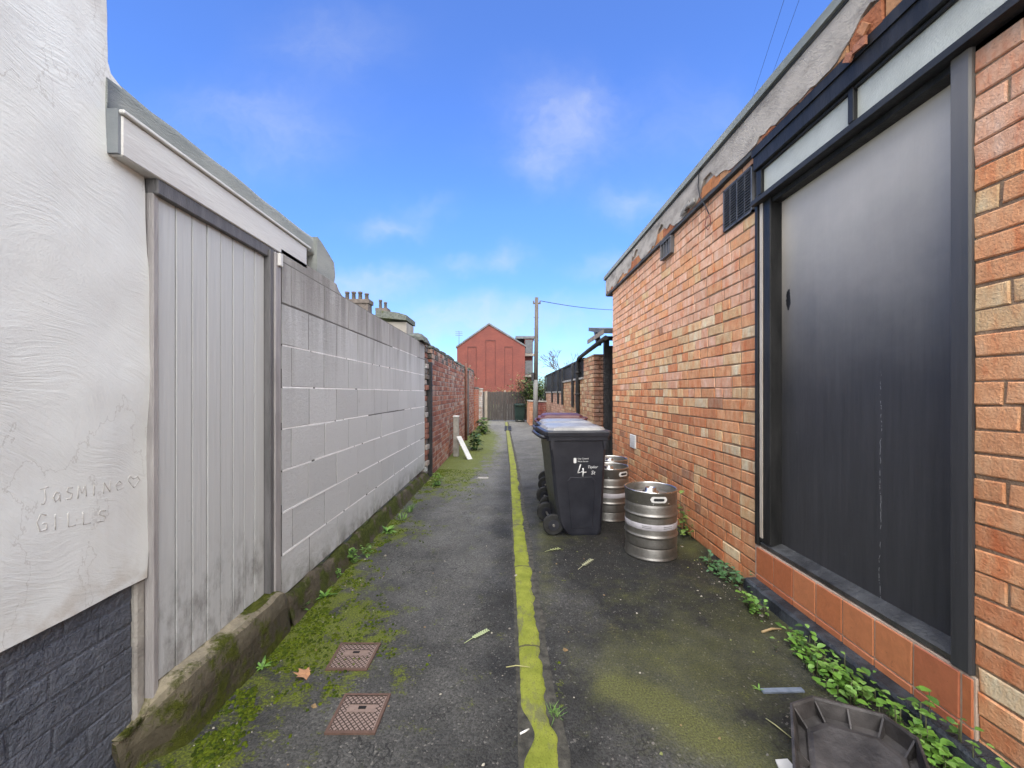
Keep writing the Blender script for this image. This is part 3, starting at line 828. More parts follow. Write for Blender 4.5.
mb = MB(); mb.box((-1.36, 10.77, 0), (-1.15, 10.85, 1.95), .005); mb.box((-1.36, 11.86, 0), (-1.19, 11.895, 1.95)); mb.box((-1.36, 10.77, 1.952), (-1.18, 11.895, 2.0)); mb.build('gate_frame', M['frame_dark'], dd)
mb = MB(); mb.box((-1.25, 11.75, 1.0), (-1.22, 11.78, 1.12), .004); mb.build('handle', M['steel'], dd)
wp = thing('whitewashed_pier', (-1.1, 15.7, 0), 'narrow whitewashed brick pier with flat cap by end fence', 'pier')
mb = MB(); masonry(mb, (-1.33, 15.45, 0), (1,0,0), (0,0,1), (0,-1,0), .30, 1.42, .225, .0835, .01, lambda *a: random.choice([(.50,.44,.40),(.42,.33,.28),(.56,.52,.49)]), .006, .3)
masonry(mb, (-1.03, 15.45, 0), (0,1,0), (0,0,1), (1,0,0), .30, 1.42, .225, .0835, .01, lambda *a: random.choice([(.50,.44,.40),(.42,.33,.28),(.56,.52,.49)]), .006, .2)
mb.build('shaft', [M['brick_left'], M['mortar_left']], wp)
mb = MB(); mb.box((-1.37, 15.41, 1.422), (-1.0, 15.79, 1.49), .01); mb.build('cap', M['concrete_post'], wp)
mb = MB(); mb.box((-1.02, 17.0, 0), (-.90, 17.12, 1.38), .01)
tag(mb.build('timber_post', M['wood']), 'brown timber post standing left in front of the end board fence', 'post')

cp = thing('concrete_post', (-1.06, 8.0, 0), 'short grey concrete post with pale cap against left brick wall', 'post')
mb = MB(); mb.box((-1.12, 7.95, 0), (-1.01, 8.07, .80), .01); mb.build('shaft', M['concrete_post'], cp)
mb = MB(); mb.box((-1.127, 7.943, .802), (-1.003, 8.077, .835), .008); mb.build('cap', M['white_board'], cp)
a, b = G(470, 459.5, .0), Vector((-1.0, 7.9, .42))
mb = MB(); d = (b - a); u = Vector((0,0,1)).cross(d).normalized() * .055; t_ = d.cross(u).normalized() * .01
P_ = [a - u - t_, a + u - t_, a + u + t_, a - u + t_]; Q_ = [p + d for p in P_]
n_ = len(mb.v); mb.v += P_ + Q_
for q in ((0,3,2,1),(4,5,6,7),(0,1,5,4),(1,2,6,5),(2,3,7,6),(3,0,4,7)): mb.face([n_ + i for i in q])
tag(mb.build('leaning_board', M['white_board']), 'white board leaning against the short concrete post', 'board')

# ------------------------------------------------------------------ right: brick building
bld = thing('brick_building', (3.2, 2.5, 0), 'single-storey orange brick building with boarded black window and concrete roof band', 'building')
XR, YC = 1.66, 6.166
OY0, OY1 = 1.385, 2.585                       # board opening
mb = MB()
YN = -2.0
def col_r2(r, u, v): return col_right(r, u, v)
masonry(mb, (XR, YN, 0), (0,1,0), (0,0,1), (-1,0,0), YC - YN, 2.92, .232, .0838, .0095, col_r2, .0055, .24, header_every=4, jit=.0036, cham=.0045,
        holes=[(OY0 - YN, OY1 - YN, .07, 2.56), (-.1, OY1 - YN, 2.56, 2.92), (OY1 - YN, 2.985 - YN, 2.52, 2.84), (1.372 - YN, OY1 - YN, .0, .29)])
masonry(mb, (XR, YC, 0), (1,0,0), (0,0,1), (0,1,0), 3.6, 2.92, .232, .0838, .0095, col_r2, .006, .02, header_every=5, jit=.002)
mb.mi = 1; mb.col = (1,1,1); mb.box((1.92, YN, 0), (5.3, YC - .03, 2.9))
mb.build('wall', [M['brick'], M['mortar']], bld)
# roof band with ragged lower edge, clay course behind it
mb = MB(); low = []
Y = YN
while Y < 6.44:
    n_ = fb(Y * 2.1, 4, 1, 4)
    bite = max(0, n_ + .04) * .24 + max(0, fb(Y * 7, 11, 3, 3) - .15) * .10
    low.append((Y, 2.925 + .02 * n_ + bite + .010 * fb(Y * 17, 2, 2, 2)))
    Y += random.uniform(.025, .06)
low.append((6.45, 2.90))
XB = 1.615
for (ya, za), (yb, zb) in zip(low, low[1:]):
    mb.poly([(XB, ya, za), (XB, ya, 3.158), (XB, yb, 3.158), (XB, yb, zb)])
    mb.poly([(XB, ya, za), (XB, yb, zb), (XB + .022, yb, zb), (XB + .022, ya, za)])
mb.poly([(XB, 6.45, 2.9), (XB, 6.45, 3.158), (XB + .3, 6.45, 3.158), (XB + .3, 6.45, 2.9)])
mb.box((XB + .022, YN, 3.02), (XB + .2, 6.45, 3.156))
mb.build('roof_band', M['band'], bld)
mb = MB(); Y = YN
while Y < 6.4:
    L = random.uniform(.10, .24); c = random.choice([(.42,.17,.07), (.36,.13,.06), (.46,.23,.11), (.28,.14,.09)])
    mb.col = c; mb.box((XB + .006, Y + .003, 2.912 + random.uniform(-.008, .006)), (XB + .16, min(Y + L, 6.4) - .003, 3.019), .006, .003); Y += L
mb.build('clay_course', M['clay'], bld)
mb = MB(); mb.box((1.62, 2.60, 2.885), (1.80, 6.42, 2.921), .004); mb.build('drip_shadow_strip', M['felt_dark'], bld)  # black drip strip that also draws the overhang's shadow line
mb = MB(); mb.box((XB - .006, YN, 3.1585), (5.35, 6.47, 3.172)); mb.build('roof_edge_trim', M['felt_dark'], bld)
mb = MB()
mb.prism([(XB - .022, 3.173), (XB - .024, 3.225), (XB + .02, 3.262), (XB + .1, 3.268), (5.4, 3.26), (5.4, 3.173)], 1, YN, 6.50)
mb.build('roof', M['felt'], bld)
# loose clay shards caught behind the band
for px, py, L, a in ((866, 28, .06, 1.1), (862, 44, .07, .25), (851, 57, .05, .8)):
    Y = PX(px, XB); z = PZ(px, py, XB); mb = MB()
    c_, s_ = math.cos(a), math.sin(a)
    Q = [(-L*.5, -.018), (L*.45, -.024), (L*.5, .012), (-L*.35, .022)]
    mb.col = random.choice([(.44,.20,.10), (.36,.15,.09), (.40,.24,.15)])
    mb.prism([(Y + c_*u - s_*v, z + s_*u + c_*v) for u, v in Q], 0, XB - .014, XB - .002)
    mb.build('clay_shard', M['clay'], bld)
# window assembly
mb = MB()
mb.box((XR - .012, 2.452, .335), (XR + .09, 2.56, 2.545), .004)      # far reveal
mb.box((XR - .022, 2.560, .30), (XR + .05, 2.592, 2.60), .004)
win = mb.build('window_frame', M['black_gloss'], bld)
mb = MB(); mb.box((XR - .016, 2.520, .36), (XR - .0125, 2.548, 2.53)); mb.build('bare_strip', M['cream'], win)
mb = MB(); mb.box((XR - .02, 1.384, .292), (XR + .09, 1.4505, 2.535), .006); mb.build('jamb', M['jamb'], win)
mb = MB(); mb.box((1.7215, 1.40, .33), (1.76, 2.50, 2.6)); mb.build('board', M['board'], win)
mb = MB(); mb.prism([(XR - .006, .300), (XR - .012, .325), (1.7205, .352), (1.7205, .300)], 1, 1.452, 2.548); mb.build('sill', M['sill'], win)
mb = MB(); mb.box((1.66, YN + .3, 2.50), (1.80, 2.56, 2.6), .003); mb.build('lintel', M['black_gloss'], win)
mb = MB(); mb.prism([(1.602, 2.530), (1.602, 2.560), (1.675, 2.603), (1.675, 2.530)], 1, YN + .3, 2.578); mb.build('ledge', M['black_matt'], win)
GX = 1.672
for a, b in ((1.90, 2.545), (1.02, 1.865), (YN + .4, .99)):
    mb = MB(); mb.box((GX, a, 2.60), (GX + .012, b, 2.79)); mb.build('pane', M['frost'], win)
for a, b in ((1.866, 1.899), (.991, 1.019), (2.546, 2.60)):
    mb = MB(); mb.box((GX - .02, a, 2.604), (GX + .05, b, 2.772), .003); mb.build('mullion', M['black_gloss'], win)
mb = MB(); mb.box((1.632, YN + .3, 2.772), (1.80, 2.60, 2.884), .004); mb.box((1.622, YN + .3, 2.862), (1.6315, 2.60, 2.915)); mb.build('header', M['black_gloss'], win)
mb = MB(); mb.box((GX - .016, YN + .3, 2.756), (GX + .02, 2.545, 2.7715), .002); mb.build('top_rail', M['black_matt'], win)
# small fixings on jamb and board
mb = MB(); c_ = Vector((1.7185, 1.475, PZ(944, 366, 1.72))); mb.tube([c_, c_ + Vector((-.006, 0, 0))], .008, 10); mb.build('screw_plate', M['steel'], win)
# tiles
mb = MB(); mb.mi = 1; mb.box((XR - .012, 1.374, .068), (XR + .04, 2.598, .292)); mb.mi = 0
for i in range(8):
    a = max(1.376, 2.586 - (i + 1) * .167); b = 2.586 - i * .167
    mb.col = random.choice([(.52,.175,.075), (.47,.15,.065), (.55,.20,.09), (.44,.14,.07), (.57,.22,.11)])
    mb.box((XR - .018, a + .004, .112), (XR - .005, b - .004, .284), .003, .0008); mb.box((XR - .0185, a + .004, .0715), (XR - .005, b - .004, .105), .003, .0008)
mb.build('tile_apron', [M['tile'], M['grout']], bld)
mb = MB()
Yk = [1.0 + i * .04 for i in range(41)]
for i in range(40):
    a, b = Yk[i], Yk[i+1]
    ja, jb = .006 * fb(a * 9, 1, 1, 3), .006 * fb(b * 9, 1, 1, 3)
    ch = .012
    for P1, P2 in (((1.566+ja, 0), (1.572+ja, .058)), ((1.572+ja, .058), (1.585+ja, .07+ja)), ((1.585+ja, .07+ja), (1.66, .074))):
        off = jb - ja
        q2 = lambda p: (p[0] + (off if p[0] < 1.65 else 0), p[1])
        mb.poly([(P1[0], a, P1[1]), (P2[0], a, P2[1]), (q2(P2)[0], b, q2(P2)[1]), (q2(P1)[0], b, q2(P1)[1])])
mb.poly([(1.566, Yk[40], 0), (1.66, Yk[40], 0), (1.66, Yk[40], .07), (1.575, Yk[40], .065)][::-1])
mb.build('kerb', M['kerb'], bld)
# louvre vent
mb = MB(); ya, yb, za, zb = 2.625, 2.98, 2.525, 2.84
for a, b in (((ya, za), (yb, za + .012)), ((ya, zb - .012), (yb, zb)), ((ya, za), (ya + .014, zb)), ((yb - .014, za), (yb, zb)), (((ya+yb)/2 - .005, za), ((ya+yb)/2 + .005, zb)), ((ya + .085, za), (ya + .09, zb)), ((yb - .095, za), (yb - .09, zb))):
    mb.box((XR - .018, a[0], a[1]), (XR + .01, b[0], b[1]))
for i in range(15):
    z = za + .018 + i * .0195
    mb.prism([(XR - .018, z), (XR - .018, z + .004), (XR + .004, z + .012), (XR + .004, z + .008)], 1, ya + .0142, yb - .0142)
vent = mb.build('louvre_vent', m_basic('vent_grey_metal', (.07,.07,.075), (.12,.12,.125), 8, .5, .001), bld)
mb = MB(); mb.box((XR + .03, ya, za), (XR + .05, yb, zb)); mb.build('duct_back', M['felt_dark'], vent)
mb = MB(); ya, yb, za, zb = 3.88, 4.14, 2.70, 2.875
mb.box((XR - .045, ya, za), (XR, ya + .012, zb)); mb.box((XR - .045, yb - .012, za), (XR, yb, zb)); mb.box((XR - .045, ya + .0125, zb - .012), (XR, yb - .0125, zb)); mb.box((XR - .045, ya + .0125, za), (XR, yb - .0125, za + .012))
mb.box((XR - .012, ya + .0125, za + .0125), (XR - .002, yb - .0125, zb - .0125))
for i in range(3): mb.box((XR - .04, ya + .05 + i*.065, za + .0125), (XR - .032, ya + .06 + i*.065, zb - .0125))
mb.build('cowl_vent', M['frame_dark'], bld)
mb = MB(); mb.box((XR - .022, 5.03, .575), (XR - .003, 5.25, .75), .006)
for i in range(4): mb.box((XR - .0245, 5.06, .61 + i*.03), (XR - .0215, 5.22, .622 + i*.03))
mb.build('wall_vent', M['white'], bld)
def wallpt(px, py, X=1.60): return Vector((X, PX(px, X), PZ(px, py, X)))
mb = MB(); mb.tube([wallpt(x, y, 1.604) for x, y in ((707, 156), (702, 164), (699, 173), (698, 186), (700, 197), (706, 207), (709, 214))], .004, 6); mb.build('cable', M['wire'], bld)
mb = MB(); mb.tube([wallpt(x, y, 1.635) for x, y in ((706, 209), (710, 216), (711, 225), (708, 230), (705, 226), (706, 219), (710, 216))], .003, 6); mb.build('cable_loop', M['wire_red'], bld)
mb = MB()
for px, py in ((683, 212), (687, 206), (692, 203)):
    p = wallpt(px, py, 1.60); mb.box(p - Vector((.012, .05, .02)), p + Vector((.012, .05, .02)), .006, .008)
mb.build('bracket', M['concrete_post'], bld)

# ------------------------------------------------------------------ right: beyond the corner
brk = lambda r,u,v: random.choice([(.40,.24,.13),(.46,.30,.17),(.36,.19,.11),(.42,.21,.12),(.50,.36,.22)])
rp = thing('gate_pier', (1.8, 8.0, 0), 'square buff brick pier behind the bins with a black pipe passing it', 'pier')
mb = MB()
masonry(mb, (1.66, 7.53, 0), (0,1,0), (0,0,1), (-1,0,0), 1.0, 2.05, .225, .0838, .012, brk, .006, .2, header_every=4)
masonry(mb, (1.66, 7.53, 0), (1,0,0), (0,0,1), (0,-1,0), .6, 2.05, .225, .0838, .012, lambda r,u,v: random.choice([(.24,.13,.09),(.28,.16,.11),(.20,.11,.08)]), .006, .2)  # camera-facing side in darker bricks, its shade painted into the colour
mb.build('shaft', [M['brick'], M['mortar']], rp)
yg = thing('yard_gate', (1.9, 7.2, 0), 'tall black yard gate in the gap past the orange building', 'gate')
mb = MB()
for i in range(7): mb.box((1.93 + i*.11, 7.42, .05), (1.93 + (i+1)*.11 - .004, 7.46, 2.2), .004)
mb.build('gate_panel', M['black_matt'], yg)
mb = MB(); mb.box((1.83, 7.40, .0), (1.925, 7.50, 2.3), .005); mb.box((1.83, 7.40, 2.302), (2.7, 7.48, 2.38), .004); mb.build('gate_frame', M['black_matt'], yg)
cn = thing('porch_roof', (1.8, 7.0, 2.3), 'small timber porch roof with black bracket just past the orange wall end', 'canopy')
mb = MB(); mb.prism([(6.55, 2.30), (7.75, 2.53), (7.75, 2.60), (6.55, 2.38)], 0, 1.60, 2.4); mb.build('roof', M['slate_roof'], cn)
mb = MB(); mb.box((1.585, 6.50, 2.28), (1.599, 7.8, 2.36)); mb.build('fascia', M['wood'], cn)
mb = MB(); mb.prism([(7.0, 2.16), (7.12, 2.16), (7.35, 2.5), (7.2, 2.46)], 0, 1.61, 1.68); mb.build('bracket', M['black_matt'], cn)
dp = thing('black_downpipe', (1.62, 9.0, 0), 'thick black plastic downpipe bending over toward the orange building', 'pipe')
mb = MB()
pp = [Vector((1.61, 8.98, .0)), Vector((1.61, 8.98, 1.0)), Vector((1.61, 8.98, 1.98)), Vector((1.61, 8.95, 2.05)), Vector((1.61, 8.86, 2.09)), Vector((1.62, 7.9, 2.15)), Vector((1.63, 6.5, 2.22))]
mb.tube(pp, .042, 14); mb.build('pipe', M['black_gloss'], dp)
for z in (.55, 1.25, 1.75):
    mb = MB(); mb.tube([(1.61, 8.98, z), (1.61, 8.98, z + .04)], .066, 14); mb.box((1.61, 8.965, z + .008), (1.74, 8.995, z + .032)); mb.build('pipe_clip', M['black_matt'], dp)
# low walls with black slatted panels
def panel_wall(y0, y1, hb, label, brickf, posts):
    t = thing('panelled_wall', (1.75, (y0+y1)/2, 0), label, 'wall')
    mb = MB(); masonry(mb, (1.66, y0, 0), (0,1,0), (0,0,1), (-1,0,0), y1 - y0, hb, .225, .0838, .012, brickf, .006, .2, header_every=4)
    mb.build('wall', [M['brick'], M['mortar']], t)
    mb = MB(); mb.box((1.62, y0, hb + .001), (1.9, y1, hb + .05), .006); mb.build('coping', M['concrete_post'], t)
    mb = MB(); Y = y0
    while Y < y1 - .05:
        mb.box((1.68, Y, hb + .052), (1.70, Y + .085, 2.03), .003); Y += .092
    mb.box((1.70, y0, hb + .2), (1.73, y1, hb + .27)); mb.box((1.70, y0, 1.88), (1.73, y1, 1.95))
    mb.build('slat_panel', M['black_matt'], t)
    mb = MB(); mb.box((1.645, y0, 2.032), (1.74, y1, 2.075), .004); mb.build('top_rail', M['black_matt'], t)
    for Y in posts:
        mb = MB(); mb.box((1.59, Y, .95), (1.645, Y + .09, 2.03), .004); mb.build('post', M['black_matt'], t)
panel_wall(8.54, 11.75, 1.60, 'taller section of buff brick wall topped by black slats, next to the pipe', brk, (9.1, 9.75, 11.6))
panel_wall(11.76, 17.2, 1.30, 'lower far section of pinkish brick wall topped by black slats', lambda r,u,v: random.choice([(.46,.27,.19),(.52,.33,.23),(.42,.23,.16)]), (12.6, 14.3, 16.9))
rs = thing('red_brick_pier', (1.2, 15, 0), 'dark red brick pier next to the utility pole foot', 'pier')
mb = MB(); masonry(mb, (1.16, 14.9, 0), (1,0,0), (0,0,1), (0,-1,0), .30, .95, .225, .0838, .01, lambda *a: random.choice([(.16,.05,.045),(.2,.07,.055)]), .006, .3)
masonry(mb, (1.16, 14.9, 0), (0,1,0), (0,0,1), (-1,0,0), .30, .95, .225, .0838, .01, lambda *a: random.choice([(.16,.05,.045),(.2,.07,.055)]), .006, .2)
mb.build('shaft', [M['brick_left'], M['mortar_left']], rs)
mb = MB(); mb.box((1.13, 14.87, .952), (1.49, 15.23, 1.0), .008); mb.build('cap', M['concrete_post'], rs)
lw = thing('low_wall', (1.0, 16.5, 0), 'low orange brick wall in front of the bush near the end fence', 'wall')
mb = MB(); masonry(mb, (.86, 15.6, 0), (0,1,0), (0,0,1), (-1,0,0), 2.2, .95, .225, .0838, .01, lambda *a: random.choice([(.45,.22,.13),(.5,.27,.17)]), .006, .2)
masonry(mb, (.86, 15.6, 0), (1,0,0), (0,0,1), (0,-1,0), .2, .95, .225, .0838, .01, lambda *a: random.choice([(.45,.22,.13),(.5,.27,.17)]), .006, .05)
mb.build('wall', [M['brick'], M['mortar']], lw)
mb = MB(); mb.box((.84, 15.57, .952), (1.1, 17.8, .99), .008); mb.build('coping', M['concrete_post'], lw)

# end fence
ef = thing('board_fence', (-.1, 18.1, 0), 'brown weathered close-board fence closing the far end of the lane', 'fence')
mb = MB(); X = -1.35
while X < 1.0:
    w = random.uniform(.11, .15); mb.box((X, 18.1, .04), (X + w - .006, 18.13, 1.36 + random.uniform(-.02, .02)), .004); X += w
mb.build('fence_boards', M['fence'], ef)
for X in (-1.3, -.2, .88):
    mb = MB(); mb.box((X, 18.135, 0), (X + .1, 18.24, 1.42), .006); mb.build('fence_post', M['wood'], ef)
mb = MB(); mb.box((-1.35, 18.135, .5), (1.0, 18.165, .6)); mb.box((-1.35, 18.135, 1.05), (1.0, 18.165, 1.15)); mb.build('fence_rail', M['wood'], ef)

# ------------------------------------------------------------------ utility pole and wires
pl = thing('utility_pole', (.97, 13.4, 0), 'tall slim utility pole, pale grey below and dark above, near lane end', 'pole')
mb = MB(); mb.tube([(.93, 13.4, 0), (.945, 13.4, 1.0), (.955, 13.4, 1.75)], [.085, .08, .078], 14); mb.build('lower_shaft', M['pole_grey'], pl)
mb = MB(); mb.tube([(.955, 13.4, 1.752), (.975, 13.4, 3.2), (.985, 13.4, 4.58)], [.074, .066, .058], 14); mb.build('upper_shaft', M['pole_dark'], pl)
mb = MB(); mb.box((.86, 13.37, 4.36), (1.12, 13.43, 4.40)); mb.tube([(.88, 13.4, 4.40), (.88, 13.4, 4.47)], .02, 8); mb.tube([(1.1, 13.4, 4.40), (1.1, 13.4, 4.47)], .02, 8); mb.build('crossarm', M['pole_dark'], pl)
mb = MB(); mb.box((.80, 13.3, 1.72), (.89, 13.42, 2.0), .01); mb.build('junction_box', M['black_matt'], pl)
mb = MB()
for i in range(5):
    mb = MB(); z = 2.3 + i * .4; mb.tube([(.88, 13.4, z), (1.06, 13.4, z)], .008, 6); mb.build('climbing_step', M['pole_dark'], pl)
def wire(a, b, sag, r=.007):
    a, b = Vector(a), Vector(b)
    pts = [a.lerp(b, i / 16) - Vector((0, 0, sag * 4 * (i/16) * (1 - i/16))) for i in range(17)]
    mb = MB(); mb.tube(pts, r, 5); return mb
tag(wire((1.1, 13.4, 4.47), (9.0, 24, 6.6), .25, .012).build('overhead_wire', M['wire']), 'thin black wire running right from the utility pole top', 'wire')
tag(wire(AT(735, 150, 20), AT(792, -25, 11), .05, .006).build('overhead_wire', M['wire']), 'lower-left of the two faint wires above the orange building roof', 'wire')
tag(wire(AT(748, 140, 20), AT(808, -25, 11), .05, .006).build('overhead_wire', M['wire']), 'upper-right of the two faint wires above the orange building roof', 'wire')

# ------------------------------------------------------------------ far gable building
gb = thing('gable_building', (-2, 48, 0), 'three-storey red brick building with plain gable end beyond the fence', 'building')
mb = MB(); YG = 45.0
gx = lambda px, Y=YG: (px - VX) * Y / F
gz = lambda py, Y=YG: H - (py - VY) * Y / F
mb.prism([(gx(457), 0), (gx(525), 0), (gx(525), gz(346)), (gx(489), gz(325)), (gx(457), gz(347))], 1, YG, YG + 12)
mb.build('wall', M['gable'], gb)
for px0, px1, py0, py1 in ((485.5, 495.5, 340, 385), (467.5, 476.5, 346.5, 388), (504.5, 513, 346.5, 388)):
    mb = MB()
    x0, x1, z0, z1 = gx(px0), gx(px1), gz(py1), gz(py0)
    mb.box((x0, YG - .035, z1 - .12), (x1, YG - .002, z1)); mb.box((x0, YG - .02, z0), (x0 + .06, YG - .002, z1 - .121)); mb.box((x1 - .06, YG - .02, z0), (x1, YG - .002, z1 - .121))
    mb.build('blind_window', M['gable_dark'], gb)
mb = MB()
rz = .18
mb.prism([(gx(456), gz(348)), (gx(489), gz(325) + .02), (gx(526), gz(347)), (gx(526), gz(347) + rz), (gx(489), gz(325) + rz + .05), (gx(456), gz(348) + rz)], 1, YG - .12, YG + 12.1)
mb.build('roof', M['slate_roof'], gb)
mb = MB(); mb.box((gx(462), 57.2, 5), (gx(470), 62, gz(335, 57.2))); mb.build('rear_stack', M['stack'], gb)
wg = thing('balcony_block', (2.5, 50, 0), 'dark flat-roofed block with balconies adjoining the red gable', 'building')
mb = MB(); mb.box((1.98, 47, 0), (3.0, 58, 7.85)); mb.build('wall', M['gable_dark'], wg)
mb = MB(); mb.box((.9, 46.9, 7.855), (3.2, 58.1, 8.15)); mb.build('roof', M['slate_roof'], wg)
for z in (5.7, 3.2):
    mb = MB(); mb.box((2.0, 46.2, z), (3.15, 46.99, z + .28)); mb.build('balcony', M['far_render'], wg)
for z in (6.1, 3.6):
    mb = MB(); mb.box((2.08, 46.93, z), (2.95, 46.995, z + 1.6)); mb.build('window', M['glass'], wg)
mb = MB(); p = AT(459, 345, 44.5); mb.tube([p, p + Vector((0,0,1.6))], .025, 6)
for i in range(3): mb.tube([p + Vector((-.4, 0, 1.1 + i*.2)), p + Vector((.4, 0, 1.1 + i*.2))], .02, 5)
tag(mb.build('tv_aerial', M['pole_dark']), 'thin television aerial standing left of the red gable', 'aerial')

# ------------------------------------------------------------------ terraced houses with chimneys over the left wall
def chimney(t, c, w, dpt, zb, zt, pots, ph=.55):
    mb = MB(); mb.box((c[0]-w/2, c[1]-dpt/2, zb), (c[0]+w/2, c[1]+dpt/2, zt-.25)); mb.box((c[0]-w/2-.08, c[1]-dpt/2-.08, zt-.249), (c[0]+w/2+.08, c[1]+dpt/2+.08, zt))
    st = mb.build('chimney', M['stack'], t)
    for i in range(pots):
        x = c[0] - w/2 + w * (i + .5) / pots
        h = ph * random.choice((.8, 1, 1, 1.35))
        mb = MB(); mb.lathe([(.13, zt), (.11, zt + h*.8), (.14, zt + h*.82), (.14, zt + h), (.09, zt + h), (.09, zt + h*.8)], (x, c[1], 0), 12); mb.build('chimney_pot', M['pot'], st)
def terrace(label, x0, x1, y0, y1, ze, zr, stack):
    t = thing('terraced_house', ((x0+x1)/2, (y0+y1)/2, 0), label, 'house', 'terraced houses behind the left wall')
    mb = MB(); ym = (y0+y1)/2
    mb.prism([(y0, 0), (y1, 0), (y1, ze), (ym, zr), (y0, ze)], 0, x0, x1); mb.build('wall', M['far_render'], t)
    mb = MB(); mb.prism([(y0-.3, ze-.15), (ym, zr+.05), (y1+.3, ze-.15), (y1+.3, ze), (ym, zr+.22), (y0-.3, ze)], 0, x0-.1, x1+.1); mb.build('roof', M['slate_roof'], t)
    for zz in (1.0, 3.2):
        mb = MB(); mb.box((x0+1, y0-.03, zz), (x0+2, y0-.003, zz+1.3)); mb.build('window', M['glass'], t)
    c, w, zt, n = stack
    chimney(t, c, w, .7, ze - .5, zt, n)
terrace('terraced house with long four-pot chimney stack showing above the white block wall', -13, -8.6, 21, 29, 4.4, 6.1, ((gx(357, 25), 25), 25*26/390, gz(300.5, 25), 4))
terrace('terraced house with smaller two-pot chimney right of the four-pot stack', -11.2, -8.2, 29.5, 36, 4.4, 6.6, ((gx(383, 32), 32), 32*10/390, gz(309, 32), 2))
ex = thing('flat_roof_annexe', (-4, 12.5, 0), 'grey annexe with overhanging flat roof slab peeping over the block wall', 'building')
mb = MB(); mb.box((gx(386, 12), 12, 0), (gx(406.5, 12), 12.9, gz(322, 12))); mb.build('wall', M['far_render'], ex)
mb = MB(); mb.prism([(gx(377, 12), gz(318, 12)), (gx(407.5, 12), gz(321, 12)), (gx(407.5, 12), gz(316, 12)), (gx(399, 12), gz(313.5, 12)), (gx(377, 12), gz(310.5, 12))], 1, 11.85, 13.0); mb.build('roof', M['coping_moss'], ex)
mb = MB(); mb.box((gx(390, 12), 11.97, 1.6), (gx(402, 12), 11.995, 2.6)); mb.build('window', M['glass'], ex)

# ------------------------------------------------------------------ wheelie bins
def bin_parts(label, group, body, lid, name='wheelie_bin'):
    t = thing(name, (0, 0, 0), label, 'bin', group)
    # local: wheels and handle bar at -X, a plain side faces -Y
    def ring(x0, x1, yh, z, ch):
        return [Vector(p) for p in ((x0+ch, -yh, z), (x1-ch, -yh, z), (x1, -yh+ch, z), (x1, yh-ch, z), (x1-ch, yh, z), (x0+ch, yh, z), (x0, yh-ch, z), (x0, -yh+ch, z))]
    def loft(L, top=False):
        mb = MB(); rs_ = []
        for l in L:
            rs_.append(len(mb.v)); mb.v += ring(*l)
        for i, (a, b) in enumerate(zip(rs_, rs_[1:])):
            mb.mi = 1 if top and i >= 3 else 0
            for k in range(8): mb.face([a+k, a+(k+1)%8, b+(k+1)%8, b+k])
        mb.face([rs_[-1]+k for k in range(8)]); mb.mi = 0; mb.face([rs_[0]+k for k in range(8)][::-1])
        return mb
    b_ = loft([(-.09, .215, .226, 0, .03), (-.115, .222, .230, .02, .03), (-.155, .226, .232, .07, .028), (-.180, .229, .2345, .13, .028), (-.205, .234, .242, .30, .025), (-.213, .236, .244, .34, .025), (-.252, .247, .2625, .72, .022), (-.264, .250, .2665, .80, .02), (-.272, .258, .271, .866, .02), (-.292, .280, .283, .872, .02), (-.294, .282, .285, .918, .02)]).build('body', body, t)
    y = lambda z: -(.2285 + .047 * z) - .003
    mb = MB()
    mb.v += [Vector(p) for p in ((-.06, y(.07), .07), (.13, y(.07), .07), (.15, y(.50), .50), (.12, y(.535), .535), (-.07, y(.535), .535), (-.10, y(.50), .50))]
    c_ = Vector((.02, 0, .3)); mb.v += [Vector((c_.x + (p.x - c_.x) * 1.08, p.y + .008, c_.z + (p.z - c_.z) * 1.045)) for p in mb.v[:6]]
    mb.face([0,1,2,3,4,5])
    for k in range(6): mb.face([k, 6+k, 6+(k+1)%6, (k+1)%6])
    mb.build('side_panel', body, b_)
    for x in (-.262, .215):
        mb = MB(); mb.prism([(x, .871), (x + .036, .871), (x + .023, .79), (x + .012, .79)], 1, -.281, -.262); mb.build('rim_gusset', body, b_)
    ld = loft([(-.318, .300, .296, .914, .03), (-.320, .303, .299, .944, .03), (-.318, .298, .294, .956, .03), (-.285, .26, .262, .961, .05), (-.27, .245, .25, .984, .05), (-.235, .21, .215, .996, .06)], True).build('lid', [body, lid], t)
    mb = MB(); mb.box((.290, -.12, .93), (.33, .12, .95), .006); mb.build('lid_grip', body, ld)
    mb = MB(); mb.tube([(-.275, -.245, .895), (-.33, -.25, .905), (-.348, -.235, .908), (-.352, 0, .908), (-.348, .235, .908), (-.33, .25, .905), (-.275, .245, .895)], .016, 10); mb.build('handle', body, t)
    for s in (-1, 1):
        mb = MB(); c = Vector((-.222, s * .195, .095))
        mb.tube([c - Vector((0, .021, 0)), c - Vector((0, .017, 0)), c + Vector((0, .017, 0)), c + Vector((0, .021, 0))], [.084, .095, .095, .084], 28)
        wh = mb.build('wheel', M['rubber'], t)
        mb = MB(); mb.tube([c - Vector((0, .024, 0)), c + Vector((0, .024, 0))], .05, 20); mb.build('rim', M['bin'], wh)
    mb = MB(); mb.tube([(-.222, -.235, .095), (-.222, .235, .095)], .011, 8); mb.build('axle', M['steel'], t)
    return t
GRP = 'wheelie bins by the brick pier'
bin1 = bin_parts('black wheelie bin with white marker writing, closest to the camera', GRP, M['bin'], M['bin_lid'])
bin2 = copy_tree(bin1); bin2['label'] = 'plain black wheelie bin standing directly behind the marked one'
bin1.location = (.622, 3.785, 0); bin1.rotation_euler = (0, 0, R(4))
bin2.location = (.655, 4.42, 0); bin2.rotation_euler = (0, 0, R(1))
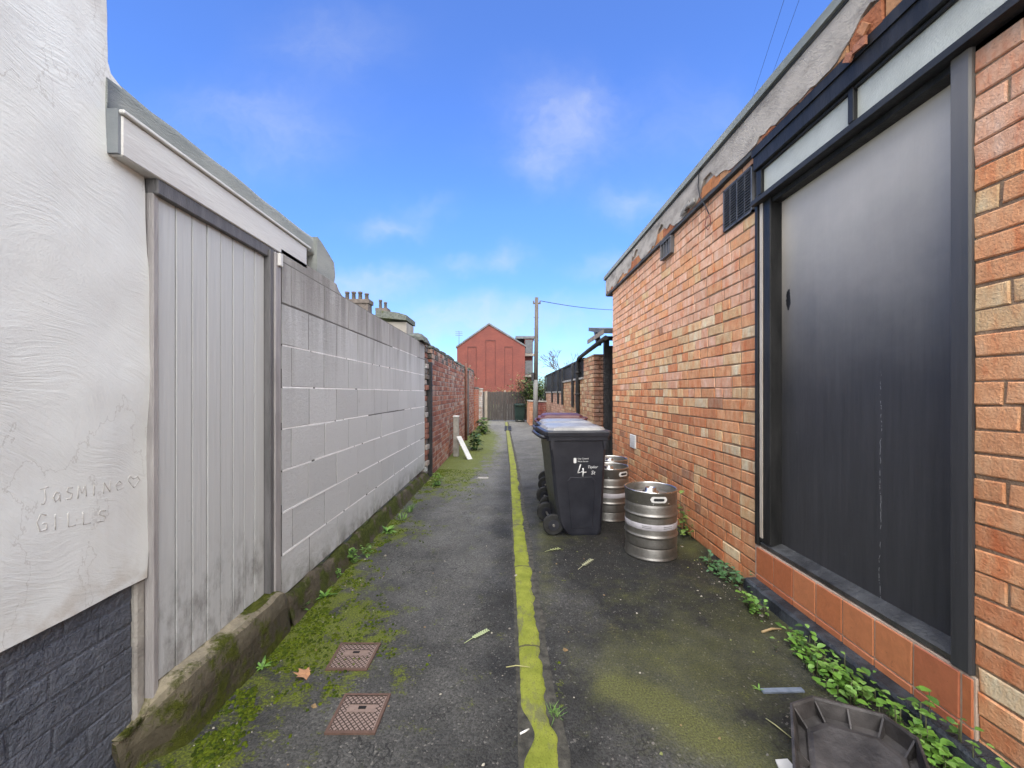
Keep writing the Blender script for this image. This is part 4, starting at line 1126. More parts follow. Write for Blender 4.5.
bin3 = bin_parts('maroon wheelie bin farthest back of the three beside the pier', GRP, M['bin_maroon'], M['bin_maroon'])
bin3.location = (.72, 5.2, .03); bin3.rotation_euler = (0, 0, R(-5))
bin4 = bin_parts('dark green wheelie bin standing against the end fence', None, M['bin_green'], M['bin_green'])
bin4.location = (.53, 17.7, -.02); bin4.rotation_euler = (0, 0, R(95)); bin4.scale = (.85, .85, .85)
body1 = [c for c in bin1.children if c.name.startswith('body')][0]
ROOT[bin1.name] = Vector()
RX = (R(90) + math.atan(.047), 0, 0)
def side_y(z): return -(.2285 + .047 * z) - .0015
text_part('crest_text', 'City Council', .020, M['mark'], body1, (-.012, side_y(.700), .700), RX)
text_part('crest_text', 'Waste Service', .017, M['mark'], body1, (-.012, side_y(.676), .676), RX)
mb = MB()
for poly in ([(-.048, .670), (-.035, .664), (-.023, .670), (-.023, .710), (-.029, .716), (-.035, .710), (-.042, .716), (-.048, .710)],):
    mb.prism(poly, 1, side_y(.69) + .002, side_y(.69) - .0025)
ROOT[body1.name] = Vector()
mb.build('crest', M['mark'], body1)
mb = MB()
def mstroke(pts, r=.006):
    mb.tube([Vector((x + .035, side_y(z - .045), z - .045)) for x, z in pts], r, 6)
mstroke([(-.018, .70), (-.03, .66), (-.045, .62)], .006); mstroke([(.004, .665), (.006, .63), (.002, .585)], .007); mstroke([(-.012, .632), (.012, .626), (.035, .628)], .005)
mstroke([(-.045,.62),(-.02,.628)], .004)
mb.build('number_mark', M['mark'], body1)
text_part('street_mark', 'Taylor', .036, M['mark'], body1, (.078, side_y(.618), .618), (RX[0], 0, R(0)), shear=.25)
text_part('street_mark', 'St', .048, M['mark'], body1, (.112, side_y(.562), .562), RX, shear=.2)

# ------------------------------------------------------------------ kegs
def keg_parts(label, group):
    t = thing('beer_keg', (0, 0, 0), label, 'keg', group)
    r = .200
    prof = [(0, .055), (.10, .05), (.165, .06), (.188, .07), (.1935, .085), (r-.003, .095), (r-.001, .10)]
    for zc in (.182, .345):
        prof += [(r, prof[-1][1] + .006), (r, zc - .020), (r+.0006, zc - .014), (r+.0035, zc - .008), (r+.0075, zc - .0025), (r+.0075, zc + .0025), (r+.0035, zc + .008), (r+.0006, zc + .014), (r, zc + .020)]
    prof += [(r, .405), (r-.0005, .412), (r-.003, .424), (.193, .436), (.188, .452), (.178, .468), (.15, .480), (.08, .488), (0, .490)]
    mb = MB(); mb.lathe(prof, seg=48); mb.build('barrel', M['steel'], t)
    # chimes: bottom and top skirts with a rolled edge
    def skirt(z0, z1, up):
        mb = MB()
        if up:
            p = [(.1935, z0), (.199, z0 + .01), (.2005, z1 - .018), (.2035, z1 - .012), (.2045, z1 - .005), (.2005, z1), (.1955, z1 - .004), (.1945, z1 - .012), (.1935, z1 - .02), (.188, z0)]
        else:
            p = [(.188, z1), (.190, z0 + .012), (.1925, z0 + .002), (.199, z0), (.2045, z0 + .004), (.2045, z0 + .012), (.2015, z0 + .018), (.200, z0 + .03), (.199, z1 - .02), (.1945, z1)]
        mb.lathe(p, seg=48); return mb
    skirt(.0, .095, False).build('bottom_chime', M['steel'], t)
    tc = skirt(.425, .532, True).build('top_chime', M['steel'], t)
    mb = MB(); mb.lathe([(.1965, .524), (.2045, .525), (.2062, .529), (.2035, .5335), (.1965, .534), (.1942, .529)], seg=48); mb.build('rolled_rim', M['steel_bright'], tc)
    mb = MB(); mb.lathe([(r + .0005, .238), (r + .0018, .240), (r + .0018, .282), (r + .0005, .284)], seg=48); mb.build('label_band', M['keg_band'], t)
    # hand holes: pale rounded surround with a dark slot, three round the chime
    for k in range(3):
        a0 = R(-92) + k * R(120)
        for nm, hw, hh, rr_, mat in (('handle', .066, .024, .2018, 'white'), ('hand_hole', .043, .0105, .2040, 'black_matt')):
            mb = MB(); N = 12; top, bot = [], []
            for i in range(N + 1):
                u = -1 + 2 * i / N
                h = hh * (max(0, 1 - max(0, (abs(u) - .62) / .38) ** 2) ** .5 if abs(u) > .62 else 1)
                a = a0 + u * hw / rr_
                top.append(Vector((rr_ * math.cos(a), rr_ * math.sin(a), .479 + h))); bot.append(Vector((rr_ * math.cos(a), rr_ * math.sin(a), .479 - h)))
            n = len(mb.v); mb.v += bot + top
            for i in range(N): mb.face([n+i, n+i+1, n+N+2+i, n+N+1+i])
            mb.build(nm, M[mat], tc)
    # spear valve neck
    mb = MB(); mb.lathe([(.066, .486), (.064, .502), (.046, .506), (.044, .528), (.034, .530), (.034, .512), (0, .512)], seg=24); mb.build('valve', M['steel_bright'], t)
    mb = MB()
    for k in range(8):
        a = R(-140) + k * R(36); mb.tube([(.1955*math.cos(a), .1955*math.sin(a), .443), (.2005*math.cos(a), .2005*math.sin(a), .443)], .006, 8)
    mb.build('rivet', M['steel_bright'], tc)
    # stencilled text on the band
    for s_, a in (('KEG LINE', R(-118)), ('50 L', R(-75))):
        pass
    return t
KG = 'steel beer kegs by the orange wall'
keg1 = keg_parts('dull steel beer keg in front, standing alone with pale band round its middle', KG)
keg2 = copy_tree(keg1); keg2['label'] = 'steel keg half hidden behind the marked black bin'
keg3 = copy_tree(keg1); keg3['label'] = 'rearmost steel keg, mostly hidden behind the other one beside the bin'
keg1.location = (1.166, 3.19, 0); keg2.location = (1.065, 4.12, 0); keg3.location = (1.20, 4.60, 0)
keg2.rotation_euler = (0, 0, R(35)); keg3.rotation_euler = (0, 0, R(80))
mb = MB(); mb.col = (1,1,1)                   # printed grey blocks of illegible lettering on the front keg band
for a0, a1 in ((-128, -108), (-82, -60)):
    for zz in (.254, .266):
        N = 6; v = []
        for i in range(N + 1):
            a = R(lerp(a0, a1, i / N)) ; v.append((math.cos(a) * .2022, math.sin(a) * .2022))
        n = len(mb.v)
        for x, y in v: mb.v += [Vector((x, y, zz)), Vector((x, y, zz + .004))]
        for i in range(N): mb.face([n+2*i, n+2*i+2, n+2*i+3, n+2*i+1])
ROOT[keg1.name] = Vector()
mb.build('band_print', M['frame_dark'], keg1)

# ------------------------------------------------------------------ inspection covers
def cover(cx0, cx1, py0, py1, sh, label):
    A = [G(cx0[0], py1), G(cx0[1], py1), G(cx1[1], py0), G(cx1[0], py0)]   # near-left, near-right, far-right, far-left
    t = thing('inspection_cover', tuple((A[0] + A[2]) / 2), label, 'cover', 'small iron inspection covers set in the asphalt')
    P = lambda u, v, z: (A[0].lerp(A[1], u)).lerp(A[3].lerp(A[2], u), v) + Vector((0, 0, z))
    mb = MB(); mb.col = (.115,.07,.055)
    fr_ = .06
    for (u0, u1, v0, v1) in ((0,1,0,fr_),(0,1,1-fr_,1),(0,fr_,fr_,1-fr_),(1-fr_,1,fr_,1-fr_)):
        mb.poly([P(u0,v0,.008), P(u1,v0,.008), P(u1,v1,.008), P(u0,v1,.008)])
    for (a, b) in (((0,0),(1,0)),((1,0),(1,1)),((1,1),(0,1)),((0,1),(0,0))): mb.poly([P(*a,.0), P(*b,.0), P(*b,.008), P(*a,.008)])
    mb.build('frame', M['iron'], t)
    mb = MB(); mb.col = (.27,.20,.175)
    mb.poly([P(fr_,fr_,.0045), P(1-fr_,fr_,.0045), P(1-fr_,1-fr_,.0045), P(fr_,1-fr_,.0045)])
    mb.col = (.055,.038,.032)
    NN = 9
    def bar(u0, v0, u1, v1, w=.0105):
        d = Vector((u1-u0, v1-v0)); n = Vector((-d.y, d.x)).normalized() * w
        q = [(u0-n.x, v0-n.y), (u1-n.x, v1-n.y), (u1+n.x, v1+n.y), (u0+n.x, v0+n.y)]
        mb.poly([P(a, b, .0052 + .0004 * (s > 0)) for a, b in q])
    lo, hi = fr_, 1 - fr_
    def clip(c, s):   # line v = s*u + c inside the square, skipping the key pocket
        pts = []
        n = 40; run = None; out = []
        for i in range(n + 1):
            u = lo + (hi - lo) * i / n; v = s * u + c
            ok = lo <= v <= hi and not (.22 < u < .80 and .50 < v < .70)
            if ok and run is None: run = (u, v)
            if (not ok or i == n) and run is not None:
                if last[0] - run[0] > .03: out.append((*run, *last))
                run = None
            last = (u, v)
        return out
    for s in (1, -1):
        for i in range(-NN, 2 * NN + 1):
            for seg in clip(i / NN * .99 + (.0 if s == 1 else .0), s): bar(*seg)
    mb.col = (.23,.165,.14); mb.poly([P(.22,.50,.0075), P(.80,.50,.0075), P(.80,.70,.0075), P(.22,.70,.0075)])
    mb.col = (.012,.01,.01); mb.poly([P(.44,.57,.009), P(.60,.57,.009), P(.60,.65,.009), P(.44,.65,.009)])
    mb.col = (.05,.035,.03); mb.poly([P(.22,.69,.0088), P(.80,.69,.0088), P(.80,.715,.0088), P(.22,.715,.0088)])
    mb.build('lid', M['iron'], t)
cover((324, 375), (345, 391), 695, 735, 0, 'rusty square inspection cover with lattice lid, closer to the camera')
cover((325, 367), (341, 381), 644, 671, 0, 'rusty square inspection cover lying beyond the closer one, by dead leaf')
p = G(483, 478); mb = MB(); mb.box((p.x - .08, p.y - .06, 0), (p.x + .08, p.y + .06, .006), .002)
tag(mb.build('stopcock_cover', M['concrete_post']), 'small pale stopcock cover in the lane beside left brick wall', 'cover')
p = G(508, 428.5); mb = MB()
for i in range(5): mb.box((p.x - .10 + i * .045, p.y - .9, 0.014), (p.x - .08 + i * .045, p.y + .9, .022))
mb.box((p.x - .12, p.y - .9, .0005), (p.x + .12, p.y + .9, .0136))
tag(mb.build('drain_grate', M['black_matt']), 'dark drain grate at the far end of the mossy gutter', 'drain')

# ------------------------------------------------------------------ vegetation
def leaf(mb, base, d, up, L, W, bend=.25, fold=.15):
    d = d.normalized(); side = d.cross(up)
    if side.length < 1e-3: side = d.orthogonal()
    side.normalize(); nrm = side.cross(d)
    pts = []
    for t, w in ((0, .06), (.28, .8), (.58, 1.0), (.82, .6)):
        c = base + d * (L * t) - nrm * (bend * L * t * t)
        pts.append((c - side * W * w * .5 + nrm * fold * W * w, c - nrm * 0, c + side * W * w * .5 + nrm * fold * W * w))
    tip = base + d * L - nrm * bend * L
    n = len(mb.v)
    for tr in pts: mb.v += list(tr)
    mb.v.append(tip)
    old, mb.s = mb.s, True
    for i in range(3):
        a = n + 3*i
        mb.face([a, a+1, a+4, a+3]); mb.face([a+1, a+2, a+5, a+4])
    a = n + 9; mb.face([a, a+1, n+12]); mb.face([a+1, a+2, n+12])
    mb.s = old
GREENS = [(.10,.21,.03), (.14,.28,.045), (.07,.15,.024), (.18,.31,.07)]
def weed(name, p, size, n, kind, label, cat='plant', group=None, greens=GREENS):
    t = thing(name, tuple(p), label, cat, group)
    mb = MB(); p = Vector(p); st = MB(); st.col = (.10,.16,.05)
    for i in range(n):
        a = random.uniform(0, 2 * math.pi); k = random.uniform(.3, 1)
        mb.col = random.choice(greens)
        if kind == 'rosette':
            el = random.uniform(.35, 1.15)
            d = Vector((math.cos(a) * math.cos(el), math.sin(a) * math.cos(el), math.sin(el)))
            leaf(mb, p + Vector((random.uniform(-.1,.1), random.uniform(-.1,.1), 0)) * size * .5, d, Vector((0,0,1)), size * random.uniform(.55, 1.0), size * .24, random.uniform(.2, .6))
        elif kind == 'grass':
            el = random.uniform(.7, 1.45); d = Vector((math.cos(a) * math.cos(el), math.sin(a) * math.cos(el), math.sin(el)))
            leaf(mb, p + Vector((random.uniform(-1,1), random.uniform(-1,1), 0)) * size * .35, d, Vector((0,0,1)), size * random.uniform(.5, 1.1), size * .05, random.uniform(.1, .6), .05)
        elif kind == 'stem':
            h = size * random.uniform(.05, 1); off = Vector((random.uniform(-1,1), random.uniform(-1,1), 0)) * size * .28
            el = random.uniform(-.1, .8); d = Vector((math.cos(a) * math.cos(el), math.sin(a) * math.cos(el), math.sin(el)))
            leaf(mb, p + off + Vector((0, 0, h)), d, Vector((0,0,1)), size * random.uniform(.22, .42), size * .17, random.uniform(.2, .5))
            if i % 5 == 0: st.tube([p + off * .4, p + off + Vector((0,0,h))], size * .012, 5)
    if not st.v: st.tube([p - Vector((0,0,.01)), p + Vector((0,0,size*.18))], size * .03, 5)
    mb.build('foliage', M['leaf'], t); st.build('stem', M['leaf'], t)
    return t
WG = 'weeds along the left wall foot'
weed('weed', G(182, 722), .10, 34, 'stem', 'bright leafy weed at doorstep foot nearest the dark blue plinth', group=WG)
weed('weed', G(140, 758), .06, 26, 'grass', 'grassy tuft at the very bottom left beside the plinth', group=WG)
weed('weed', G(276, 632), .085, 20, 'stem', 'small weed growing up the doorstep front near its far end', group=WG)
weed('weed', G(262, 668), .05, 12, 'rosette', 'tiny weed on the asphalt in front of the doorstep', group=WG)
weed('weed', G(301, 611), .095, 22, 'rosette', 'pale broad-leaved weed where doorstep meets block wall', group=WG)
weed('weed', G(325, 597), .07, 14, 'rosette', 'flat green weed just past the doorstep corner', group=WG)
weed('weed', G(222, 692), .05, 30, 'grass', 'fine grassy tuft on the asphalt in front of the doorstep middle', group=WG)
weed('weed', G(338, 578), .06, 26, 'stem', 'low small-leaved weed just before the clump under the block wall', group=WG)
weed('weed', G(388, 532), .09, 34, 'rosette', 'broad-leaved weed under the block wall between clump and grass tufts', group=WG)
weed('weed', G(352, 563), .10, 50, 'stem', 'clump of small-leaved weed under the block wall middle', group=WG)
weed('weed', G(366, 556), .09, 34, 'stem', 'darker weed tuft next to the clump under the block wall', group=WG)
weed('weed', G(409, 512), .12, 40, 'grass', 'upright grass tuft close to the far end of the block wall', group=WG)
weed('weed', G(437, 486), .16, 46, 'stem', 'leafy weed at the foot of the black gate post', group=WG)
weed('weed', G(402, 520), .10, 30, 'grass', 'short grass tuft under the block wall before the upright one', group=WG)
weed('grass_clump', G(475, 450), .38, 90, 'stem', 'dark green weed clump behind the leaning white board', group=WG, greens=[(.045,.10,.02), (.06,.13,.025), (.035,.08,.018)])
weed('grass_clump', G(483, 434), .5, 90, 'stem', 'far weed clump beneath the whitewashed pier', group=WG, greens=[(.06,.12,.02), (.10,.15,.02)])
RG = 'ivy and weeds along the right kerb'
IVY = [(.10,.22,.03), (.14,.29,.04), (.06,.14,.024), (.20,.36,.08)]
def ivy(pts, n, size, label, spread=.05, greens=IVY, hgt=.07):
    c = Vector(pts[0]); t = thing('ivy_patch', tuple(c), label, 'plant', RG)
    mb = MB(); st = MB(); st.col = (.09,.10,.04)
    for i in range(n):
        s = random.random() * (len(pts) - 1); k = int(s); p = Vector(pts[k]).lerp(Vector(pts[min(k+1, len(pts)-1)]), s - k)
        p = p + Vector((random.gauss(0, spread), random.gauss(0, spread), 0)); p.x = min(p.x, 1.645)
        h = abs(random.gauss(0, hgt * .6)) + (.075 if p.x > 1.565 and p.y < 2.6 else .01)
        a = random.uniform(0, 6.28); el = random.uniform(-.2, .7)
        mb.col = random.choice(greens)
        d = Vector((math.cos(a) * math.cos(el), math.sin(a) * math.cos(el), math.sin(el)))
        L = size * random.choice((.4, .55, .7, .85, 1.1))
        b = p + Vector((0, 0, h))
        leaf(mb, b, d, Vector((0,0,1)), L, L * .85, random.uniform(.1, .4), .12)
        if i % 4 == 0: st.tube([(p.x, p.y, 0.0), (b.x, b.y, b.z)], .0018, 5)
    mb.build('foliage', M['leaf'], t); st.build('stem', M['leaf'], t)
ivy([G(706, 562), G(722, 575), G(735, 586)], 130, .038, 'dark ivy clump at the brick wall foot right of the front keg', .035, [(.05,.13,.04), (.07,.17,.06), (.10,.20,.10)])
ivy([G(748, 605), G(760, 620)], 60, .038, 'bright little ivy clump by the far end of the black kerb', .025)
ivy([G(795, 645), G(815, 665), G(840, 690), G(862, 705)], 330, .036, 'long lush ivy patch against the black kerb below the tiles', .04)
ivy([Vector((1.54, 1.52, 0)), Vector((1.52, 1.40, 0)), Vector((1.50, 1.25, 0))], 220, .036, 'ivy spilling between the black plastic tray and the kerb', .04)
ivy([G(688, 540), G(682, 530)], 60, .05, 'yellow-green tuft of weed growing between front keg and brick wall', .03, [(.12,.19,.03), (.16,.22,.04), (.09,.15,.025)], .22)
weed('weed', G(555, 715), .05, 40, 'grass', 'thin moss-green grass line hugging the gutter right edge', group='weeds by the gutter')
weed('weed', G(1000, 752), .07, 30, 'stem', 'small weed at kerb corner under the right brick pier', group=RG)

# bush beside the pole: many leaf-sized faces over visible stems
def bush(name, c, rx, ry, rz, n, greens, label, lsize=.10, stems=9, cat='bush'):
    t = thing(name, (c[0], c[1], 0), label, cat)
    st = MB(); tips = []
    for i in range(stems):
        a = random.uniform(0, 6.28); k = random.uniform(.3, 1)
        tip = Vector((c[0] + rx * k * math.cos(a), c[1] + ry * k * math.sin(a), c[2] + rz * random.uniform(.1, .95)))
        b = Vector((c[0] + .1 * math.cos(a), c[1] + .1 * math.sin(a), 0)); m = b.lerp(tip, .5) + Vector((0, 0, .2))
        st.tube([b, m, tip], [.04, .025, .008], 6); tips += [tip, m.lerp(tip, .6)]
    mb = MB()
    for i in range(n):
        q = random.choice(tips); s = .32
        p = q + Vector((random.gauss(0, rx * s), random.gauss(0, ry * s), random.gauss(0, rz * s * .8)))
        if p.z < .1: p.z = .1 + random.random() * .3
        cl = fb(p.x * 2.2, p.y * 2.2, p.z * 2.2, 2)
        g = greens[0] if cl < -.1 else greens[1] if cl < .18 else greens[2]
        mb.col = tuple(x * random.uniform(.75, 1.2) for x in g)
        a = random.uniform(0, 6.28); el = random.uniform(-.6, .8)
        leaf(mb, p, Vector((math.cos(a) * math.cos(el), math.sin(a) * math.cos(el), math.sin(el))), Vector((0,0,1)), lsize * random.uniform(.6, 1.2), lsize * .5)
    st.build('trunk', M['bark'], t); mb.build('crown', M['leaf'], t)
bush('bush', (1.08, 17.5, 1.05), .62, .5, .85, 2800, [(.035,.065,.015), (.07,.115,.025), (.13,.16,.045)], 'big loose green bush behind the utility pole', .11, 14)
bush('bush', (1.75, 20.5, 1.0), .6, .6, .8, 1100, [(.02,.045,.015), (.04,.07,.02), (.06,.10,.03)], 'darker bush right of the loose green one, by black slats', .11, 9)
bush('bush', (-.6, 20.2, .9), 1.1, .4, .65, 1300, [(.10,.10,.02), (.16,.15,.03), (.20,.14,.035)], 'yellowing hedge bush rising behind the end board fence', .09, 12)
bush('bush', (-1.62, 13.2, 1.75), .35, .9, .45, 700, [(.06,.075,.025), (.11,.12,.04), (.18,.16,.07)], 'yellowish bush hanging over the left brick walls', .09, 8)
bush('bush', (4.6, 33, 1.5), 1.6, 1.2, 1.2, 1200, [(.06,.07,.03), (.11,.11,.05), (.17,.15,.08)], 'brownish far tree crown seen over the black slats', .2, 10, 'tree')
# bare tree
t = thing('bare_tree', (4.0, 28, 0), 'leafless twiggy tree rising over the black slatted panels', 'tree')
mb = MB(); tw = MB()
def branch(p, d, L, r, depth, m):
    q = p + d * L
    m.tube([p, q], [r, r * .65], 5, cap=False)
    if depth == 0: return
    for i in range(3):
        nd = (d + Vector((random.gauss(0, .45), random.gauss(0, .45), random.gauss(.1, .3)))).normalized()
        branch(q, nd, L * random.uniform(.55, .8), r * .62, depth - 1, tw if depth <= 4 else m)
branch(Vector((4.0, 28, 0)), Vector((0, 0, 1)), 1.5, .09, 5, mb)
mb.build('trunk', M['bark'], t); tw.build('crown', M['bark'], t)

# ------------------------------------------------------------------ litter
mb = MB()
def dead_leaf(c, size, col, rot):
    mb.col = col
    shape = [(0,1.0),(14,.62),(30,.66),(48,.98),(62,.60),(80,.58),(100,.85),(118,.46),(150,.40),(180,.30),(210,.40),(242,.46),(260,.85),(280,.58),(298,.60),(312,.98),(330,.66),(346,.62)]
    n = len(mb.v)
    for ring_ in (1.0, .5):
        for a, r in shape:
            a_ = R(a) + rot; rr = r * size * ring_
            x, y = rr * math.cos(a_), rr * math.sin(a_)
            z = .006 + 9.0 * (x * .8 + y * .6) ** 2 + .004 * math.sin(a_ * 3)
            mb.v.append(c + Vector((x, y, z)))
    mb.v.append(c + Vector((0, 0, .004))); k = len(shape)
    for i in range(k):
        i2 = (i + 1) % k
        mb.face([n+i, n+i2, n+k+i2, n+k+i]); mb.face([n+k+i, n+k+i2, n+2*k])
dead_leaf(G(306, 675), .055, (.40,.215,.115), R(200))
tag(mb.build('dead_leaf', M['litter']), 'curled brown dead leaf left of the far inspection cover', 'leaf')
def sprig(a, b, n, w, col):
    mb = MB(); mb.col = col; a, b = Vector(a), Vector(b); z = Vector((0,0,1)); d = (b - a); L = d.length; d.normalize(); s = d.cross(z)
    mb.tube([a + z*.004, a.lerp(b, .5) + z*.01, b + z*.006], .0016, 5)
    for i in range(n):
        t = .35 + .65 * i / n
        for sg in (-1, 1):
            leaf(mb, a.lerp(b, t) + z * .009, d * 1.0 + s * sg * .9, z, w * (1.1 - .6 * abs(t - .65)), w * .45, .1)
    return mb
tag(sprig(G(464, 644), G(488, 631), 8, .022, (.40,.46,.24)).build('leaf_sprig', M['leaf']), 'pale green feathery leaf sprig on the asphalt left of gutter', 'leaf')
tag(sprig(G(578, 570), G(592, 560), 6, .03, (.42,.42,.27)).build('leaf_sprig', M['leaf']), 'withered pale sprig on the asphalt in front of the bin', 'leaf')
tag(sprig(G(545, 552), G(560, 549), 4, .03, (.30,.33,.15)).build('leaf_sprig', M['leaf']), 'thin withered leaf between the gutter and the marked bin', 'leaf')
def stick(a, b, r, col, label, name='stick', cat='stick', z=.006):
    mb = MB(); mb.col = col; a, b = Vector(a), Vector(b)
    m = a.lerp(b, .5) + Vector((random.uniform(-.008,.008), random.uniform(-.008,.008), .004))
    mb.tube([a + Vector((0,0,z)), m + Vector((0,0,z)), b + Vector((0,0,z))], [r, r*1.1, r*.7], 6)
    return tag(mb.build(name, M['litter']), label, cat)
stick(G(762, 633), G(781, 630), .006, (.42,.30,.16), 'pale broken stick on the asphalt beside the black kerb')
stick(G(506, 671), G(530, 671), .0022, (.38,.36,.16), 'straw-thin twig lying across the mossy gutter', z=.018)
stick(G(766, 720), G(792, 740), .0022, (.42,.42,.22), 'thin yellow grass stalk left of the black plastic tray')
stick(G(520, 737), G(529, 732), .0035, (.8,.78,.74), 'white cigarette butt in the gutter edge', 'cigarette_butt', 'litter', z=.012)
mb = MB(); a, b = G(762, 692), G(803, 691); d = b - a; s = Vector((0, .012, 0)); z1 = Vector((0,0,.008))
Q = [a - s, b - s, b + s, a + s]; mb.v += [q + Vector((0,0,.001)) for q in Q] + [q + z1 for q in Q]
for q in ((0,3,2,1),(4,5,6,7),(0,1,5,4),(1,2,6,5),(2,3,7,6),(3,0,4,7)): mb.face(q)
tag(mb.build('slat', M['slate']), 'thin blue-grey slat poking out from under the plastic tray', 'slat')
weed('seedling', G(759, 690), .03, 6, 'rosette', 'tiny pale seedling at the tip of blue-grey slat', 'plant')
mb = MB(); p = G(784, 766); mb.col = (.8,.78,.76); mb.prism([(p.x-.03, p.y-.02), (p.x+.03, p.y-.025), (p.x+.025, p.y+.018), (p.x-.02, p.y+.015)], 2, .003, .009)
tag(mb.build('paper_scrap', M['white']), 'white paper scrap on the ground left of the tray', 'litter')
mb = MB(); mb.s = True; cnt = 0; tries = 0
while cnt < 5200 and tries < 200000:
    tries += 1
    Y = 1.15 + 5.5 * random.random() ** 1.8; X = random.uniform(-1.19, .9) if random.random() < .8 else random.gauss(-1.1, .06)
    if X < -1.19 or (.03 < X < .22): continue
    gm_ = ground_attrs(X, Y)
    if gm_[0] < .22 or gm_[0] * .8 + .9 * fb(X * 7, Y * 7, 2, 4) < .62: continue
    cnt += 1
    r = random.uniform(.003, .010); h = r * random.uniform(.45, .9)
    k_ = random.uniform(.6, 1.25); mb.col = (.085 * k_, .112 * k_, .010 * k_) if random.random() < .65 else (.045 * k_, .068 * k_, .009 * k_)
    n = len(mb.v); a0 = random.random() * 6
    for q, (rr_, zz_) in enumerate(((1, -.0005), (.72, h * .7))):
        for k in range(6):
            a = a0 + k * math.pi / 3; j_ = random.uniform(.75, 1.2)
            mb.v.append(Vector((X + r * rr_ * j_ * math.cos(a), Y + r * rr_ * j_ * math.sin(a), zz_)))
    mb.v.append(Vector((X, Y, h)))
    for k in range(6):
        k2 = (k + 1) % 6
        mb.face([n+k, n+k2, n+6+k2, n+6+k]); mb.face([n+6+k, n+6+k2, n+12])
tag(mb.build('moss', m_attr('moss_cushion', .95, .7, .004, 260, spec=.1)), kind='stuff')
# scattered small chips and leaf crumbs: uncountable
mb = MB()
for i in range(420):
    Y = random.choice((random.uniform(1.1, 3.2), random.uniform(1.1, 7)))
    X = random.choice((random.uniform(-1.2, 1.55), random.gauss(-1.05, .12), random.gauss(1.45, .1)))
    if not -1.17 < X < 1.55: continue
    s = random.uniform(.0015, .005) * (1 if random.random() < .93 else 2.2)
    mb.col = random.choice([(.30,.27,.23), (.22,.20,.17), (.42,.39,.33), (.25,.17,.09), (.16,.15,.14), (.20,.22,.08)])
    c = Vector((X, Y, s * .5)); a = random.uniform(0, 3.14)
    vs = [c + Vector((s*1.5*math.cos(a+k*1.57+random.uniform(-.3,.3)), s*random.uniform(.7,1.5)*math.sin(a+k*1.57), -s*.5)) for k in range(4)]
    vt = [c + (v - c) * .65 + Vector((0,0,s*random.uniform(.4,1.1))) for v in vs]
    n = len(mb.v); mb.v += vs + vt
    mb.face([n+4, n+5, n+6, n+7])
    for k in range(4): mb.face([n+k, n+(k+1)%4, n+4+(k+1)%4, n+4+k])
tag(mb.build('litter', M['litter']), kind='stuff')

# ------------------------------------------------------------------ black moulded tray leaning by the kerb
tr = thing('plastic_tray', (1.3, 1.25, 0), 'upturned grey-black plastic tray with ribbed rim leaning on the kerb', 'tray')
C0 = Vector((1.125, 1.20, .0))
def tp(x, y, z):                                # tray frame: tilted so the kerb side rides up
    rot = Matrix.Rotation(R(-35), 4, 'Z') @ Matrix.Rotation(R(-7), 4, 'Y') @ Matrix.Rotation(R(5), 4, 'X')
    return C0 + Vector((-.012, .022, .052)) + rot @ (Vector((x, y, z)) * .92)
def octo(hx, hy, c):
    hx *= .72; c *= .9
    return [(-hx + c, -hy), (hx - c, -hy), (hx, -hy + c), (hx, hy - c), (hx - c, hy), (-hx + c, hy), (-hx, hy - c), (-hx, -hy + c)]
rings = [(.255, .285, .085, .0), (.262, .292, .088, .07), (.262, .292, .088, .082), (.250, .280, .082, .086), (.245, .275, .08, .078), (.236, .266, .075, .02), (.205, .235, .07, .018), (.195, .222, .068, .034), (.17, .20, .062, .040), (.10, .13, .04, .034)]
mb = MB(); idx = []
for hx, hy, c, z in rings:
    idx.append(len(mb.v)); mb.v += [tp(x, y, z) for x, y in octo(hx, hy, c)]
for a, b in zip(idx, idx[1:]):
    for k in range(8): mb.face([a+k, a+(k+1)%8, b+(k+1)%8, b+k])
mb.face([idx[-1]+k for k in range(8)])
mb.build('shell', M['tray'], tr)
mb = MB()
ro, ri = octo(.242, .272, .079), octo(.192, .220, .066)
segs = []
for k in range(8):
    o1, i1 = ro[k], ri[k]; segs.append((o1, i1))
    if k % 2 == 0 or True:
        o2 = tuple((ro[k][j] + ro[(k+1)%8][j]) / 2 for j in (0,1)); i2 = tuple((ri[k][j] + ri[(k+1)%8][j]) / 2 for j in (0,1))
        if Vector(ro[k]).to_2d().length and (Vector(ro[k]) - Vector(ro[(k+1)%8])).length > .2: segs.append((o2, i2))
for o_, i_ in segs:
    d = Vector((i_[0]-o_[0], i_[1]-o_[1])); n_ = Vector((-d.y, d.x)).normalized() * .003
    q = [(o_[0]-n_.x, o_[1]-n_.y), (o_[0]+n_.x, o_[1]+n_.y), (i_[0]+n_.x, i_[1]+n_.y), (i_[0]-n_.x, i_[1]-n_.y)]
    zt = [.076, .076, .036, .036]
    mb = MB(); n = 0; mb.v += [tp(x, y, .017) for x, y in q] + [tp(x, y, z) for (x, y), z in zip(q, zt)]
    for f_ in ((4,5,6,7),(0,1,5,4),(1,2,6,5),(2,3,7,6),(3,0,4,7)): mb.face([n + i for i in f_])
    mb.build('rib', M['tray'], tr)

# ------------------------------------------------------------------ camera, light, sky
cam = bpy.data.cameras.new('camera'); co = bpy.data.objects.new('camera', cam); COL.objects.link(co)
co.location = (0, 0, H); co.rotation_euler = (R(90), 0, 0)
cam.sensor_width = 36; cam.lens = F / 1024 * 36
cam.shift_x = (512 - VX) / 1024; cam.shift_y = (VY - 384) / 1024
cam.clip_start = .05; cam.clip_end = 600
scene.camera = co

